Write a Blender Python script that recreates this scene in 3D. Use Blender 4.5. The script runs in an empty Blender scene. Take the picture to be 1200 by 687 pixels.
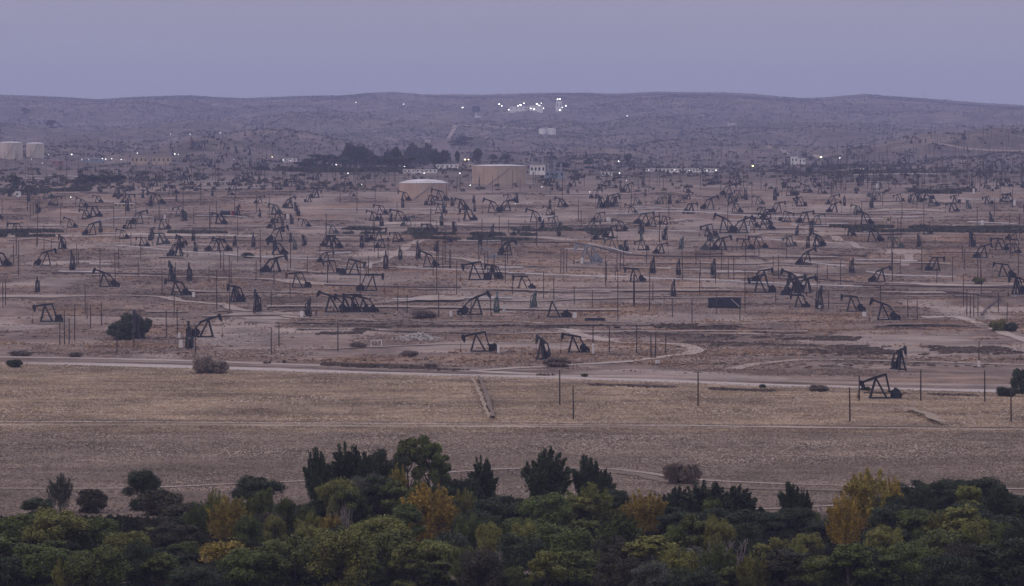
import bpy, math, random
import numpy as np
from mathutils import Vector

random.seed(7)
rng = np.random.default_rng(11)
S = bpy.context.scene
R = math.radians

# ------------------------------------------------------------------ camera
CAM_H = 65.0
F_PX = 5000.0                    # focal length in pixels of the 1200 px wide photograph
PITCH = math.atan(146.5 / F_PX)
cam_d = bpy.data.cameras.new("camera")
cam_d.sensor_width = 36.0
cam_d.lens = 150.0
cam_d.clip_start = 0.5
cam_d.clip_end = 40000.0
cam = bpy.data.objects.new("camera", cam_d)
cam.location = (0, 0, CAM_H)
cam.rotation_euler = (math.pi / 2 - PITCH, 0, 0)
S.collection.objects.link(cam)
S.camera = cam

# ------------------------------------------------------------------ sky: dusk overcast
W = bpy.data.worlds.new("World")
S.world = W
W.use_nodes = True
nt = W.node_tree
for n in list(nt.nodes):
    nt.nodes.remove(n)
out = nt.nodes.new("ShaderNodeOutputWorld")
bg = nt.nodes.new("ShaderNodeBackground")
sky = nt.nodes.new("ShaderNodeTexSky")
sky.sky_type = 'NISHITA'
sky.sun_disc = False
sky.sun_elevation = R(3.0)
sky.sun_rotation = R(235)
sky.air_density = 1.5
sky.dust_density = 3.0
tc = nt.nodes.new("ShaderNodeTexCoord")
sep = nt.nodes.new("ShaderNodeSeparateXYZ")
ramp = nt.nodes.new("ShaderNodeValToRGB")
ramp.color_ramp.elements[0].position = 0.0
ramp.color_ramp.elements[0].color = (0.286, 0.296, 0.392, 1)
ramp.color_ramp.elements[1].position = 1.0
ramp.color_ramp.elements[1].color = (0.99, 0.92, 1.12, 1)
nz = nt.nodes.new("ShaderNodeTexNoise")
nz.inputs["Scale"].default_value = 9.0
nz.inputs["Detail"].default_value = 4.0
mp = nt.nodes.new("ShaderNodeMapping")
mp.inputs["Scale"].default_value = (1, 1, 6)
cl = nt.nodes.new("ShaderNodeMapRange")
cl.inputs["To Min"].default_value = 0.93
cl.inputs["To Max"].default_value = 1.07
mul = nt.nodes.new("ShaderNodeMixRGB"); mul.blend_type = 'MULTIPLY'; mul.inputs[0].default_value = 1.0
nmul = nt.nodes.new("ShaderNodeMixRGB"); nmul.blend_type = 'MULTIPLY'; nmul.inputs[0].default_value = 1.0
nmul.inputs[2].default_value = (0.05, 0.05, 0.05, 1)
add = nt.nodes.new("ShaderNodeMixRGB"); add.blend_type = 'ADD'; add.inputs[0].default_value = 1.0
L = nt.links.new
L(tc.outputs["Generated"], sep.inputs[0])
L(sep.outputs["Z"], ramp.inputs[0])
L(tc.outputs["Generated"], mp.inputs[0])
L(mp.outputs[0], nz.inputs["Vector"])
L(nz.outputs["Fac"], cl.inputs[0])
L(ramp.outputs[0], mul.inputs[1])
L(cl.outputs[0], mul.inputs[2])
L(sky.outputs[0], nmul.inputs[1])
L(mul.outputs[0], add.inputs[1])
L(nmul.outputs[0], add.inputs[2])
L(add.outputs[0], bg.inputs["Color"])
bg.inputs["Strength"].default_value = 1.0
L(bg.outputs[0], out.inputs["Surface"])

# soft glow of the clouded evening sun, from the left behind the camera
sun_d = bpy.data.lights.new("sun", 'SUN')
sun_d.energy = 0.6
sun_d.angle = R(40)
sun_d.color = (1.0, 0.86, 0.84)
sun = bpy.data.objects.new("sun", sun_d)
sun.rotation_euler = Vector((0.62, 0.55, -0.62)).to_track_quat('-Z', 'Y').to_euler()
sun.location = (-300, -300, 400)
S.collection.objects.link(sun)

S.view_settings.view_transform = 'Standard'
S.view_settings.look = 'None'
S.view_settings.exposure = 0.0
S.view_settings.gamma = 1.0
S.cycles.max_bounces = 4
S.cycles.diffuse_bounces = 2
S.cycles.glossy_bounces = 1
S.cycles.transmission_bounces = 1
S.cycles.transparent_max_bounces = 4
S.cycles.volume_bounces = 1

# ------------------------------------------------------------------ helpers
C = S.collection
ORD = ("first second third fourth fifth sixth seventh eighth ninth tenth eleventh twelfth thirteenth fourteenth fifteenth sixteenth "
       "seventeenth eighteenth nineteenth twentieth").split()
ORD += ["twenty-" + w for w in ORD[:9]] + ["thirtieth"] + ["thirty-" + w for w in ORD[:9]] + ["fortieth"] + ["forty-" + w for w in ORD[:9]]


def smooth(a, b, x):
    t = np.clip((x - a) / (b - a), 0, 1)
    return t * t * (3 - 2 * t)


def _hash(ix, iy, seed):
    h = (ix.astype(np.int64) * 374761393 + iy.astype(np.int64) * 668265263 + seed * 1442695041) & 0xFFFFFFFF
    h = ((h ^ (h >> 13)) * 1274126177) & 0xFFFFFFFF
    h = h ^ (h >> 16)
    return (h & 0xFFFF) / 65535.0


def vnoise(x, y, seed=0):
    ix = np.floor(x); iy = np.floor(y)
    fx = x - ix; fy = y - iy
    fx = fx * fx * (3 - 2 * fx); fy = fy * fy * (3 - 2 * fy)
    a = _hash(ix, iy, seed); b = _hash(ix + 1, iy, seed)
    c = _hash(ix, iy + 1, seed); d = _hash(ix + 1, iy + 1, seed)
    return (a + (b - a) * fx + (c - a) * fy + (a - b - c + d) * fx * fy) * 2 - 1


def fbm(x, y, oct=4, seed=0):
    s = 0.0; amp = 1.0; t = 0.0
    for k in range(oct):
        s = s + amp * vnoise(x * 2 ** k + 17.3 * k, y * 2 ** k - 9.1 * k, seed + k)
        t += amp; amp *= 0.5
    return s / t


# ------------------------------------------------------------------ materials
def new_mat(name, rough=0.9, spec=0.2):
    m = bpy.data.materials.new(name)
    m.use_nodes = True
    b = m.node_tree.nodes["Principled BSDF"]
    b.inputs["Roughness"].default_value = rough
    b.inputs["Specular IOR Level"].default_value = spec
    return m, m.node_tree, b


def mat(name, col, rough=0.8, var=0.25, scale=0.6, spec=0.2, metal=0.0, rnd=0.0):
    """one colour with noise wear and, when asked, a per-object shift"""
    m, t, b = new_mat(name, rough, spec)
    b.inputs["Metallic"].default_value = metal
    geo = t.nodes.new("ShaderNodeNewGeometry")
    n = t.nodes.new("ShaderNodeTexNoise")
    n.inputs["Scale"].default_value = scale
    n.inputs["Detail"].default_value = 5
    t.links.new(geo.outputs["Position"], n.inputs["Vector"])
    mr = t.nodes.new("ShaderNodeMapRange")
    mr.inputs["From Min"].default_value = 0.3
    mr.inputs["From Max"].default_value = 0.7
    mr.inputs["To Min"].default_value = 1 - var
    mr.inputs["To Max"].default_value = 1 + var
    t.links.new(n.outputs["Fac"], mr.inputs[0])
    mx = t.nodes.new("ShaderNodeMixRGB"); mx.blend_type = 'MULTIPLY'; mx.inputs[0].default_value = 1
    mx.inputs[1].default_value = (*col, 1)
    t.links.new(mr.outputs[0], mx.inputs[2])
    last = mx.outputs[0]
    if rnd:
        oi = t.nodes.new("ShaderNodeObjectInfo")
        hs = t.nodes.new("ShaderNodeHueSaturation")
        m1 = t.nodes.new("ShaderNodeMapRange")
        m1.inputs["To Min"].default_value = 0.5 - 0.03 * rnd
        m1.inputs["To Max"].default_value = 0.5 + 0.03 * rnd
        m2 = t.nodes.new("ShaderNodeMapRange")
        m2.inputs["To Min"].default_value = 1 - 0.35 * rnd
        m2.inputs["To Max"].default_value = 1 + 0.35 * rnd
        t.links.new(oi.outputs["Random"], m1.inputs[0])
        mm = t.nodes.new("ShaderNodeMath"); mm.operation = 'FRACT'
        mk = t.nodes.new("ShaderNodeMath"); mk.operation = 'MULTIPLY'; mk.inputs[1].default_value = 7.31
        t.links.new(oi.outputs["Random"], mk.inputs[0]); t.links.new(mk.outputs[0], mm.inputs[0])
        t.links.new(mm.outputs[0], m2.inputs[0])
        t.links.new(m1.outputs[0], hs.inputs["Hue"])
        t.links.new(m2.outputs[0], hs.inputs["Value"])
        t.links.new(last, hs.inputs["Color"])
        last = hs.outputs[0]
    t.links.new(last, b.inputs["Base Color"])
    return m


def tank_mat(name, col):
    """tank paint with rust streaks running down the shell"""
    m, t, b = new_mat(name, 0.65, 0.25)
    geo = t.nodes.new("ShaderNodeNewGeometry")
    mp_ = t.nodes.new("ShaderNodeMapping"); mp_.inputs["Scale"].default_value = (1, 1, 0.06)
    n1 = t.nodes.new("ShaderNodeTexNoise"); n1.inputs["Scale"].default_value = 0.35; n1.inputs["Detail"].default_value = 6
    n2 = t.nodes.new("ShaderNodeTexNoise"); n2.inputs["Scale"].default_value = 0.09; n2.inputs["Detail"].default_value = 4
    r1 = t.nodes.new("ShaderNodeMapRange"); r1.inputs["From Min"].default_value = 0.5; r1.inputs["From Max"].default_value = 0.75; r1.inputs["To Max"].default_value = 0.6
    r2 = t.nodes.new("ShaderNodeMapRange"); r2.inputs["From Min"].default_value = 0.3; r2.inputs["From Max"].default_value = 0.7; r2.inputs["To Min"].default_value = 0.85; r2.inputs["To Max"].default_value = 1.12
    x = t.nodes.new("ShaderNodeMixRGB"); x.inputs[1].default_value = (*col, 1); x.inputs[2].default_value = (col[0] * .62, col[1] * .5, col[2] * .42, 1)
    y = t.nodes.new("ShaderNodeMixRGB"); y.blend_type = 'MULTIPLY'; y.inputs[0].default_value = 1
    t.links.new(geo.outputs["Position"], mp_.inputs[0]); t.links.new(mp_.outputs[0], n1.inputs["Vector"]); t.links.new(geo.outputs["Position"], n2.inputs["Vector"])
    t.links.new(n1.outputs["Fac"], r1.inputs[0]); t.links.new(n2.outputs["Fac"], r2.inputs[0])
    t.links.new(r1.outputs[0], x.inputs[0]); t.links.new(x.outputs[0], y.inputs[1]); t.links.new(r2.outputs[0], y.inputs[2])
    t.links.new(y.outputs[0], b.inputs["Base Color"])
    return m


M = {
    "steel": mat("dark_steel", (0.008, 0.010, 0.015), 0.6, 0.4, 0.8, 0.3, rnd=0.6),
    "steel_green": mat("green_steel", (0.035, 0.055, 0.05), 0.6, 0.35, 0.8, 0.3),
    "steel_grey": mat("grey_steel", (0.20, 0.21, 0.23), 0.6, 0.3, 0.8, 0.3),
    "rust": mat("rusty_steel", (0.10, 0.045, 0.025), 0.85, 0.4, 1.2),
    "rod": mat("polished_rod", (0.10, 0.09, 0.09), 0.5, 0.2),
    "concrete": mat("concrete", (0.26, 0.24, 0.22), 0.9, 0.3, 0.5),
    "wood": mat("weathered_wood", (0.045, 0.035, 0.03), 0.9, 0.35, 0.7, rnd=0.8),
    "white": mat("white_paint", (0.66, 0.65, 0.62), 0.6, 0.12, 0.6),
    "pipe_pale": mat("pale_insulated_pipe", (0.42, 0.40, 0.39), 0.5, 0.25, 0.15),
    "pipe_dark": mat("rusty_pipe", (0.085, 0.065, 0.06), 0.8, 0.4, 0.15),
    "tan_tank": tank_mat("tan_tank_paint", (0.40, 0.315, 0.235)),
    "pink_tank": tank_mat("pink_tan_tank_paint", (0.42, 0.32, 0.25)),
    "cream_tank": tank_mat("cream_tank_paint", (0.48, 0.425, 0.355)),
    "roof_pale": mat("pale_roof", (0.55, 0.53, 0.52), 0.7, 0.12, 0.1),
    "navy": mat("dark_navy_tank", (0.018, 0.024, 0.035), 0.7, 0.35, 0.5),
    "tan_wall": mat("tan_wall", (0.38, 0.31, 0.23), 0.8, 0.15, 0.2),
    "red_wall": mat("dull_red_wall", (0.24, 0.13, 0.11), 0.8, 0.15, 0.2),
    "blue_grey": mat("blue_grey_sheet", (0.20, 0.24, 0.30), 0.6, 0.2, 0.2),
    "glass": mat("dark_window", (0.02, 0.025, 0.03), 0.2, 0.1, 0.3, 0.5),
    "red": mat("red_paint", (0.28, 0.02, 0.03), 0.5, 0.2),
    "tyre": mat("tyre_rubber", (0.015, 0.015, 0.016), 0.9, 0.2),
    "stone": mat("pale_stone", (0.34, 0.31, 0.28), 0.9, 0.35, 0.4),
    "bark": mat("bark", (0.07, 0.055, 0.045), 0.95, 0.35, 1.5),
    "bare_twig": mat("grey_twig", (0.20, 0.175, 0.165), 0.95, 0.3, 1.5),
    # leaves
    "lf_dark": mat("leaf_dark_green", (0.032, 0.045, 0.019), 0.75, 0.6, 1.3, rnd=0.5),
    "lf_mid": mat("leaf_mid_green", (0.078, 0.093, 0.023), 0.75, 0.6, 1.3, rnd=0.5),
    "lf_olive": mat("leaf_olive", (0.135, 0.138, 0.034), 0.75, 0.6, 1.3, rnd=0.5),
    "lf_yellow": mat("leaf_yellow", (0.225, 0.17, 0.034), 0.75, 0.6, 1.3, rnd=0.4),
    "lf_orange": mat("leaf_orange", (0.275, 0.20, 0.034), 0.75, 0.6, 1.3, rnd=0.3),
    "lf_sage": mat("leaf_sage", (0.075, 0.08, 0.058), 0.8, 0.6, 1.3, rnd=0.5),
    "lf_scrub": mat("leaf_dry_scrub", (0.15, 0.12, 0.096), 0.85, 0.6, 1.3, rnd=0.5),
    "lf_brown": mat("leaf_brown", (0.054, 0.052, 0.030), 0.85, 0.6, 1.3, rnd=0.5),
}


def emit_mat(name, col, strength):
    m = bpy.data.materials.new(name); m.use_nodes = True
    t = m.node_tree
    b = t.nodes["Principled BSDF"]
    b.inputs["Base Color"].default_value = (*col, 1)
    b.inputs["Emission Color"].default_value = (*col, 1)
    b.inputs["Emission Strength"].default_value = strength
    m.cycles.emission_sampling = 'NONE'
    return m


M["lamp_white"] = emit_mat("lamp_white", (0.95, 1.0, 0.92), 7.0)
M["lamp_warm"] = emit_mat("lamp_warm", (1.0, 0.72, 0.38), 7.0)
M["lamp_yellow"] = emit_mat("lamp_yellow", (0.95, 1.0, 0.42), 7.0)


# ------------------------------------------------------------------ mesh building
class MB:
    def __init__(self):
        self.v = []; self.f = []

    def box(self, x0, x1, y0, y1, z0, z1):
        n = len(self.v)
        self.v += [(x0, y0, z0), (x1, y0, z0), (x1, y1, z0), (x0, y1, z0), (x0, y0, z1), (x1, y0, z1), (x1, y1, z1), (x0, y1, z1)]
        self.f += [tuple(n + i for i in q) for q in ((0, 3, 2, 1), (4, 5, 6, 7), (0, 1, 5, 4), (1, 2, 6, 5), (2, 3, 7, 6), (3, 0, 4, 7))]
        return self

    def beam(self, p, q, w, h):
        p = Vector(p); q = Vector(q); d = (q - p).normalized()
        up = Vector((0, 0, 1)) if abs(d.z) < 0.95 else Vector((1, 0, 0))
        s = d.cross(up).normalized() * (w / 2); u = s.cross(d).normalized() * (h / 2)
        n = len(self.v)
        for c in (p, q):
            self.v += [tuple(c - s - u), tuple(c + s - u), tuple(c + s + u), tuple(c - s + u)]
        self.f += [tuple(n + i for i in t) for t in ((0, 1, 2, 3), (7, 6, 5, 4), (0, 4, 5, 1), (1, 5, 6, 2), (2, 6, 7, 3), (3, 7, 4, 0))]
        return self

    def tube(self, pts, radii, n=8, cap=True):
        """tube through points, one radius each"""
        base = len(self.v)
        pts = [Vector(p) for p in pts]
        for i, p in enumerate(pts):
            d = (pts[min(i + 1, len(pts) - 1)] - pts[max(i - 1, 0)]).normalized()
            up = Vector((0, 0, 1)) if abs(d.z) < 0.9 else Vector((0, 1, 0))
            s = d.cross(up).normalized(); u = s.cross(d).normalized()
            for k in range(n):
                a = 2 * math.pi * k / n
                self.v.append(tuple(p + (s * math.cos(a) + u * math.sin(a)) * radii[i]))
        for i in range(len(pts) - 1):
            for k in range(n):
                a = base + i * n + k; b = base + i * n + (k + 1) % n
                self.f.append((a, b, b + n, a + n))
        if cap:
            self.f.append(tuple(base + k for k in range(n))[::-1])
            self.f.append(tuple(base + (len(pts) - 1) * n + k for k in range(n)))
        return self

    def prism(self, poly, y0, y1):
        """polygon in the xz plane, extruded along y"""
        n = len(self.v); k = len(poly)
        for y in (y0, y1):
            self.v += [(x, y, z) for x, z in poly]
        self.f.append(tuple(n + i for i in range(k)))
        self.f.append(tuple(n + k + i for i in reversed(range(k))))
        for i in range(k):
            j = (i + 1) % k
            self.f.append((n + i, n + k + i, n + k + j, n + j))
        return self

    def lathe(self, prof, n=48):
        """(r, z) profile turned round z"""
        base = len(self.v)
        for r, z in prof:
            for k in range(n):
                a = 2 * math.pi * k / n
                self.v.append((r * math.cos(a), r * math.sin(a), z))
        for i in range(len(prof) - 1):
            for k in range(n):
                a = base + i * n + k; b = base + i * n + (k + 1) % n
                self.f.append((a, b, b + n, a + n))
        return self

    def merge(self, o):
        n = len(self.v)
        self.v += o.v; self.f += [tuple(n + i for i in q) for q in o.f]
        return self

    def mesh(self, name):
        me = bpy.data.meshes.new(name)
        me.from_pydata(self.v, [], self.f)
        me.update()
        return me


def np_mesh(name, V, Fc, smooth_shade=False):
    """fast mesh from numpy; Fc is (n,3) or (n,4)"""
    me = bpy.data.meshes.new(name)
    k = Fc.shape[1]
    me.vertices.add(len(V)); me.vertices.foreach_set("co", np.ascontiguousarray(V, dtype=np.float32).ravel())
    me.loops.add(Fc.size); me.loops.foreach_set("vertex_index", np.ascontiguousarray(Fc, dtype=np.int32).ravel())
    me.polygons.add(len(Fc))
    me.polygons.foreach_set("loop_start", np.arange(0, Fc.size, k, dtype=np.int32))
    if smooth_shade:
        me.polygons.foreach_set("use_smooth", np.ones(len(Fc), dtype=bool))
    me.update(calc_edges=True)
    return me


def obj(name, me, m=None, parent=None, loc=None, rotz=None, scale=None):
    o = bpy.data.objects.new(name, me)
    C.objects.link(o)
    if m is not None:
        if len(me.materials) == 0:
            me.materials.append(m)
        if me.materials[0] is not m:
            o.material_slots[0].link = 'OBJECT'
            o.material_slots[0].material = m
    if parent is not None:
        o.parent = parent
    if loc is not None:
        o.location = loc
    if rotz is not None:
        o.rotation_euler = (0, 0, rotz)
    if scale is not None:
        o.scale = scale if hasattr(scale, "__len__") else (scale,) * 3
    return o


def tag(o, label, cat, group=None):
    o["label"] = label; o["category"] = cat
    if group:
        o["group"] = group
    return o


def thing(name, label, cat, loc, rotz=0.0, scale=1.0, group=None):
    o = bpy.data.objects.new(name, None)
    o.empty_display_size = 0.5
    C.objects.link(o)
    o.location = loc; o.rotation_euler = (0, 0, rotz); o.scale = (scale,) * 3
    return tag(o, label, cat, group)


# ------------------------------------------------------------------ the ground
def hw(Y):
    return 220 + 0.165 * np.maximum(Y, 0)


rows = [-150.0]
while rows[-1] < 16200:
    y = rows[-1]
    if y < 480: st = 12
    elif y < 760: st = 5
    elif y < 2000: st = 2.2
    elif y < 4000: st = 2.5 + (y - 2000) / 2000 * 6
    else: st = 9 + (y - 4000) / 12000 * 44
    rows.append(y + st)
YR = np.array(rows)
NC = 261
UC = np.linspace(-1, 1, NC)
GX = UC[None, :] * hw(YR)[:, None]
GY = np.repeat(YR[:, None], NC, 1)

KY = [-300, 0, 3, 60, 140, 200, 400, 1600, 1800, 2000, 2350, 2700, 3140, 3500, 3900, 6000, 9000, 11500]
KZ = [64, 63.35, 63.2, 36, 4, 0, 0, 0, 2.2, 7.5, 20, 31, 43, 53, 62, 93, 158, 215]
# skyline of the photograph, as ridge heights
SKX = [-200, 0, 50, 120, 160, 230, 290, 350, 400, 430, 460, 500, 560, 600, 650, 720, 770, 840, 870, 940, 970, 1010, 1040, 1090, 1150, 1200, 1400]
SKY_ = [110, 111, 113, 117, 114, 113, 116, 113, 113, 110, 108, 111, 112, 111, 109, 111, 108.5, 109, 111, 116, 114.5, 111, 114, 117, 122, 124, 128]
RIDGE = 13500.0
RX = (np.array(SKX) - 600) / F_PX * RIDGE
RZ = CAM_H + RIDGE * (197 - np.array(SKY_)) / F_PX


def terrain(X, Y):
    b = np.interp(Y, KY, KZ)
    # soften the knots
    b = (b + np.interp(Y - 60, KY, KZ) + np.interp(Y + 60, KY, KZ)) / 3 * smooth(500, 700, Y) + b * (1 - smooth(500, 700, Y))
    rz = np.interp(X, RX, RZ) + 3.0 * fbm(X / 150, Y / 150, 3, 5)
    t = smooth(9500, RIDGE, Y)
    z = b * (1 - t) + rz * t
    z = z - 420 * smooth(RIDGE + 60, 16300, Y)
    # low roll of the flat meadow and river wood
    flat = smooth(450, 700, Y)
    z = z + flat * (1 - smooth(1500, 2200, Y)) * (0.5 * fbm(X / 120, Y / 120, 3, 1) + 0.12 * fbm(X / 14, Y / 14, 2, 2))
    # the well field: banks and terraces
    fm = smooth(1560, 1700, Y) * (1 - smooth(3000, 3600, Y))
    w = Y + 26 * fbm(X / 130, Y / 200, 3, 21) + 0.10 * X
    fr = (w / 62.0) % 1.0
    step = np.where(fr < 0.16, smooth(0, 0.16, fr), 1 - smooth(0.16, 1.0, fr))
    am = 0.5 + 0.9 * np.clip(fbm(X / 170, Y / 120, 2, 31) + 0.2, 0, 1)
    z = z + fm * am * (step - 0.5) * 2.0
    z = z + fm * (1.1 * fbm(X / 85, Y / 85, 4, 41))
    # rising hills with gullies
    hm = smooth(3300, 5600, Y) * (1 - smooth(12300, RIDGE, Y))
    g = fbm(X / 560, Y / 900, 5, 51)
    z = z + hm * (34 * g - 22 * (1 - np.abs(fbm(X / 330, Y / 640, 4, 61)) * 2.4))
    z = z + smooth(2600, 3600, Y) * (1 - smooth(3600, 4700, Y)) * 3 * fbm(X / 200, Y / 200, 4, 71)
    # the slopes stay below the skyline
    sy = np.interp(600 + X / np.maximum(Y, 1) * F_PX, SKX, SKY_)
    lim = CAM_H + Y * (197 - sy - 1.5 - 16 * np.clip(1 - Y / RIDGE, 0, 1)) / F_PX
    kk = 5.0
    soft = lim - kk * np.logaddexp(0, np.clip((lim - z) / kk, -60, 60))
    far = smooth(5000, 6500, Y) * (1 - smooth(RIDGE - 500, RIDGE - 60, Y))
    return z * (1 - far) + soft * far


GZ = terrain(GX, GY)


def attr_at(A, x, y):
    i = np.clip(np.searchsorted(YR, y) - 1, 0, len(YR) - 2)
    u = np.clip((x / hw(y) + 1) / 2 * (NC - 1), 0, NC - 1.001)
    return A[i, u.astype(int)]


def ground_z(x, y):
    x = np.asarray(x, float); y = np.asarray(y, float)
    i = np.clip(np.searchsorted(YR, y) - 1, 0, len(YR) - 2)
    fy = np.clip((y - YR[i]) / (YR[i + 1] - YR[i]), 0, 1)
    u = np.clip((x / hw(y) + 1) / 2 * (NC - 1), 0, NC - 1.001)
    j = u.astype(int); fx = u - j
    return (GZ[i, j] * (1 - fx) + GZ[i, j + 1] * fx) * (1 - fy) + (GZ[i + 1, j] * (1 - fx) + GZ[i + 1, j + 1] * fx) * fy


_YS = np.concatenate([np.arange(300, 2200, 0.8), np.arange(2200, 15000, 3.0)])
cp, sp = math.cos(PITCH), math.sin(PITCH)


def at(px, py):
    """where the line of sight through a spot of the photograph meets the ground"""
    u = (px - 600) / F_PX; v = (343.5 - py) / F_PX
    dy = cp + v * sp; dz = -sp + v * cp
    x = u / dy * _YS; zr = CAM_H + dz / dy * _YS
    d = zr - ground_z(x, _YS)
    k = np.argmax(d <= 0) if (d <= 0).any() else len(_YS) - 1
    if k > 0:
        a, b = d[k - 1], d[k]
        f = a / (a - b) if a != b else 0
        Y = _YS[k - 1] + f * (_YS[k] - _YS[k - 1])
    else:
        Y = _YS[0]
    X = u / dy * Y
    return np.array([X, Y, float(ground_z(X, Y))])


def px_to_world(pts):
    return np.array([at(*p) for p in pts])


def mpp(Y):
    return Y / F_PX


# ground cover zones (what grows or lies there, per vertex)
YROAD = 1332 - 0.617 * GX
meadow = 1 - smooth(-6, 6, GY - YROAD + 10 + 4 * fbm(GX / 12, GY / 12, 2, 81))
hills = smooth(3050, 3900, GY + 160 * fbm(GX / 150, GY / 300, 3, 84))
lower = 1 - smooth(1055, 1085, GY + 8 * fbm(GX / 60, GY / 60, 2, 82) + 0.03 * GX)      # stubble before the farm track
river = 1 - smooth(930, 975, GY + 10 * fbm(GX / 50, GY / 50, 2, 83) + 0.09 * GX)         # weedy ground by the river wood
w_ = GY + 26 * fbm(GX / 130, GY / 200, 3, 21) + 0.10 * GX
fr_ = (w_ / 62.0) % 1.0
bank = ((fr_ < 0.2) * smooth(1560, 1640, GY) * (1 - smooth(2900, 3400, GY)))
scrub = np.clip(smooth(0.15, 0.5, fbm(GX / 55, GY / 90, 4, 91)) + 0.55 * bank * smooth(-0.2, 0.3, fbm(GX / 60, GY / 200, 2, 92)), 0, 1) * (1 - meadow)
pad = smooth(0.05, 0.35, fbm(GX / 75, GY / 110, 4, 101)) * (1 - meadow)
PADS = [([(690, 437), (760, 434), (840, 440), (900, 444)], 9), ([(268, 404), (275, 390), (285, 378), (305, 370), (330, 367)], 13), ([(1010, 399), (1060, 398), (1110, 398)], 11),
        ([(-20, 380), (5, 381), (20, 383)], 13), ([(430, 300), (455, 297), (480, 296)], 16), ([(880, 310), (905, 300), (925, 310)], 12), ([(1080, 352), (1120, 362), (1140, 372)], 12),
        ([(440, 386), (380, 386), (330, 388)], 7), ([(1170, 360), (1200, 366)], 14), ([(600, 440), (760, 441), (1000, 449), (1240, 452)], 7), ([(60, 308), (130, 306)], 12),
        ([(940, 283), (1010, 292), (1060, 296)], 12), ([(640, 383), (670, 388), (700, 398)], 6)]
pad = pad * 0.8
for pts_, wid_ in PADS:
    Wp = px_to_world(pts_)[:, :2]
    dmin = np.full(GX.shape, 1e9)
    for a_, b_ in zip(Wp[:-1], Wp[1:]):
        ab = b_ - a_; tt = np.clip(((GX - a_[0]) * ab[0] + (GY - a_[1]) * ab[1]) / (ab @ ab), 0, 1)
        dmin = np.minimum(dmin, np.hypot(GX - a_[0] - tt * ab[0], (GY - a_[1] - tt * ab[1])))
    nn_ = 0.5 * wid_ * fbm(GX / 11, GY / 11, 3, 131)
    cov = (1 - smooth(wid_ * 0.6, wid_ * 1.25, dmin + nn_))
    pad = np.maximum(pad, cov * 1.25); scrub = scrub * (1 - 0.9 * cov)
rusty = smooth(0.0, 0.32, fbm(GX / 45, GY / 60, 4, 111))
idx = np.arange(len(YR) * NC).reshape(len(YR), NC)
Fc = np.stack([idx[:-1, :-1], idx[:-1, 1:], idx[1:, 1:], idx[1:, :-1]], -1).reshape(-1, 4)
gme = np_mesh("ground", np.stack([GX, GY, GZ], -1).reshape(-1, 3), Fc, True)
for nm, arr in (("meadow", meadow), ("hills", hills), ("lower", lower), ("river", river), ("scrub", scrub), ("pad", pad), ("rusty", rusty)):
    a = gme.attributes.new(nm, 'FLOAT', 'POINT')
    a.data.foreach_set("value", arr.astype(np.float32).ravel())


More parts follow.
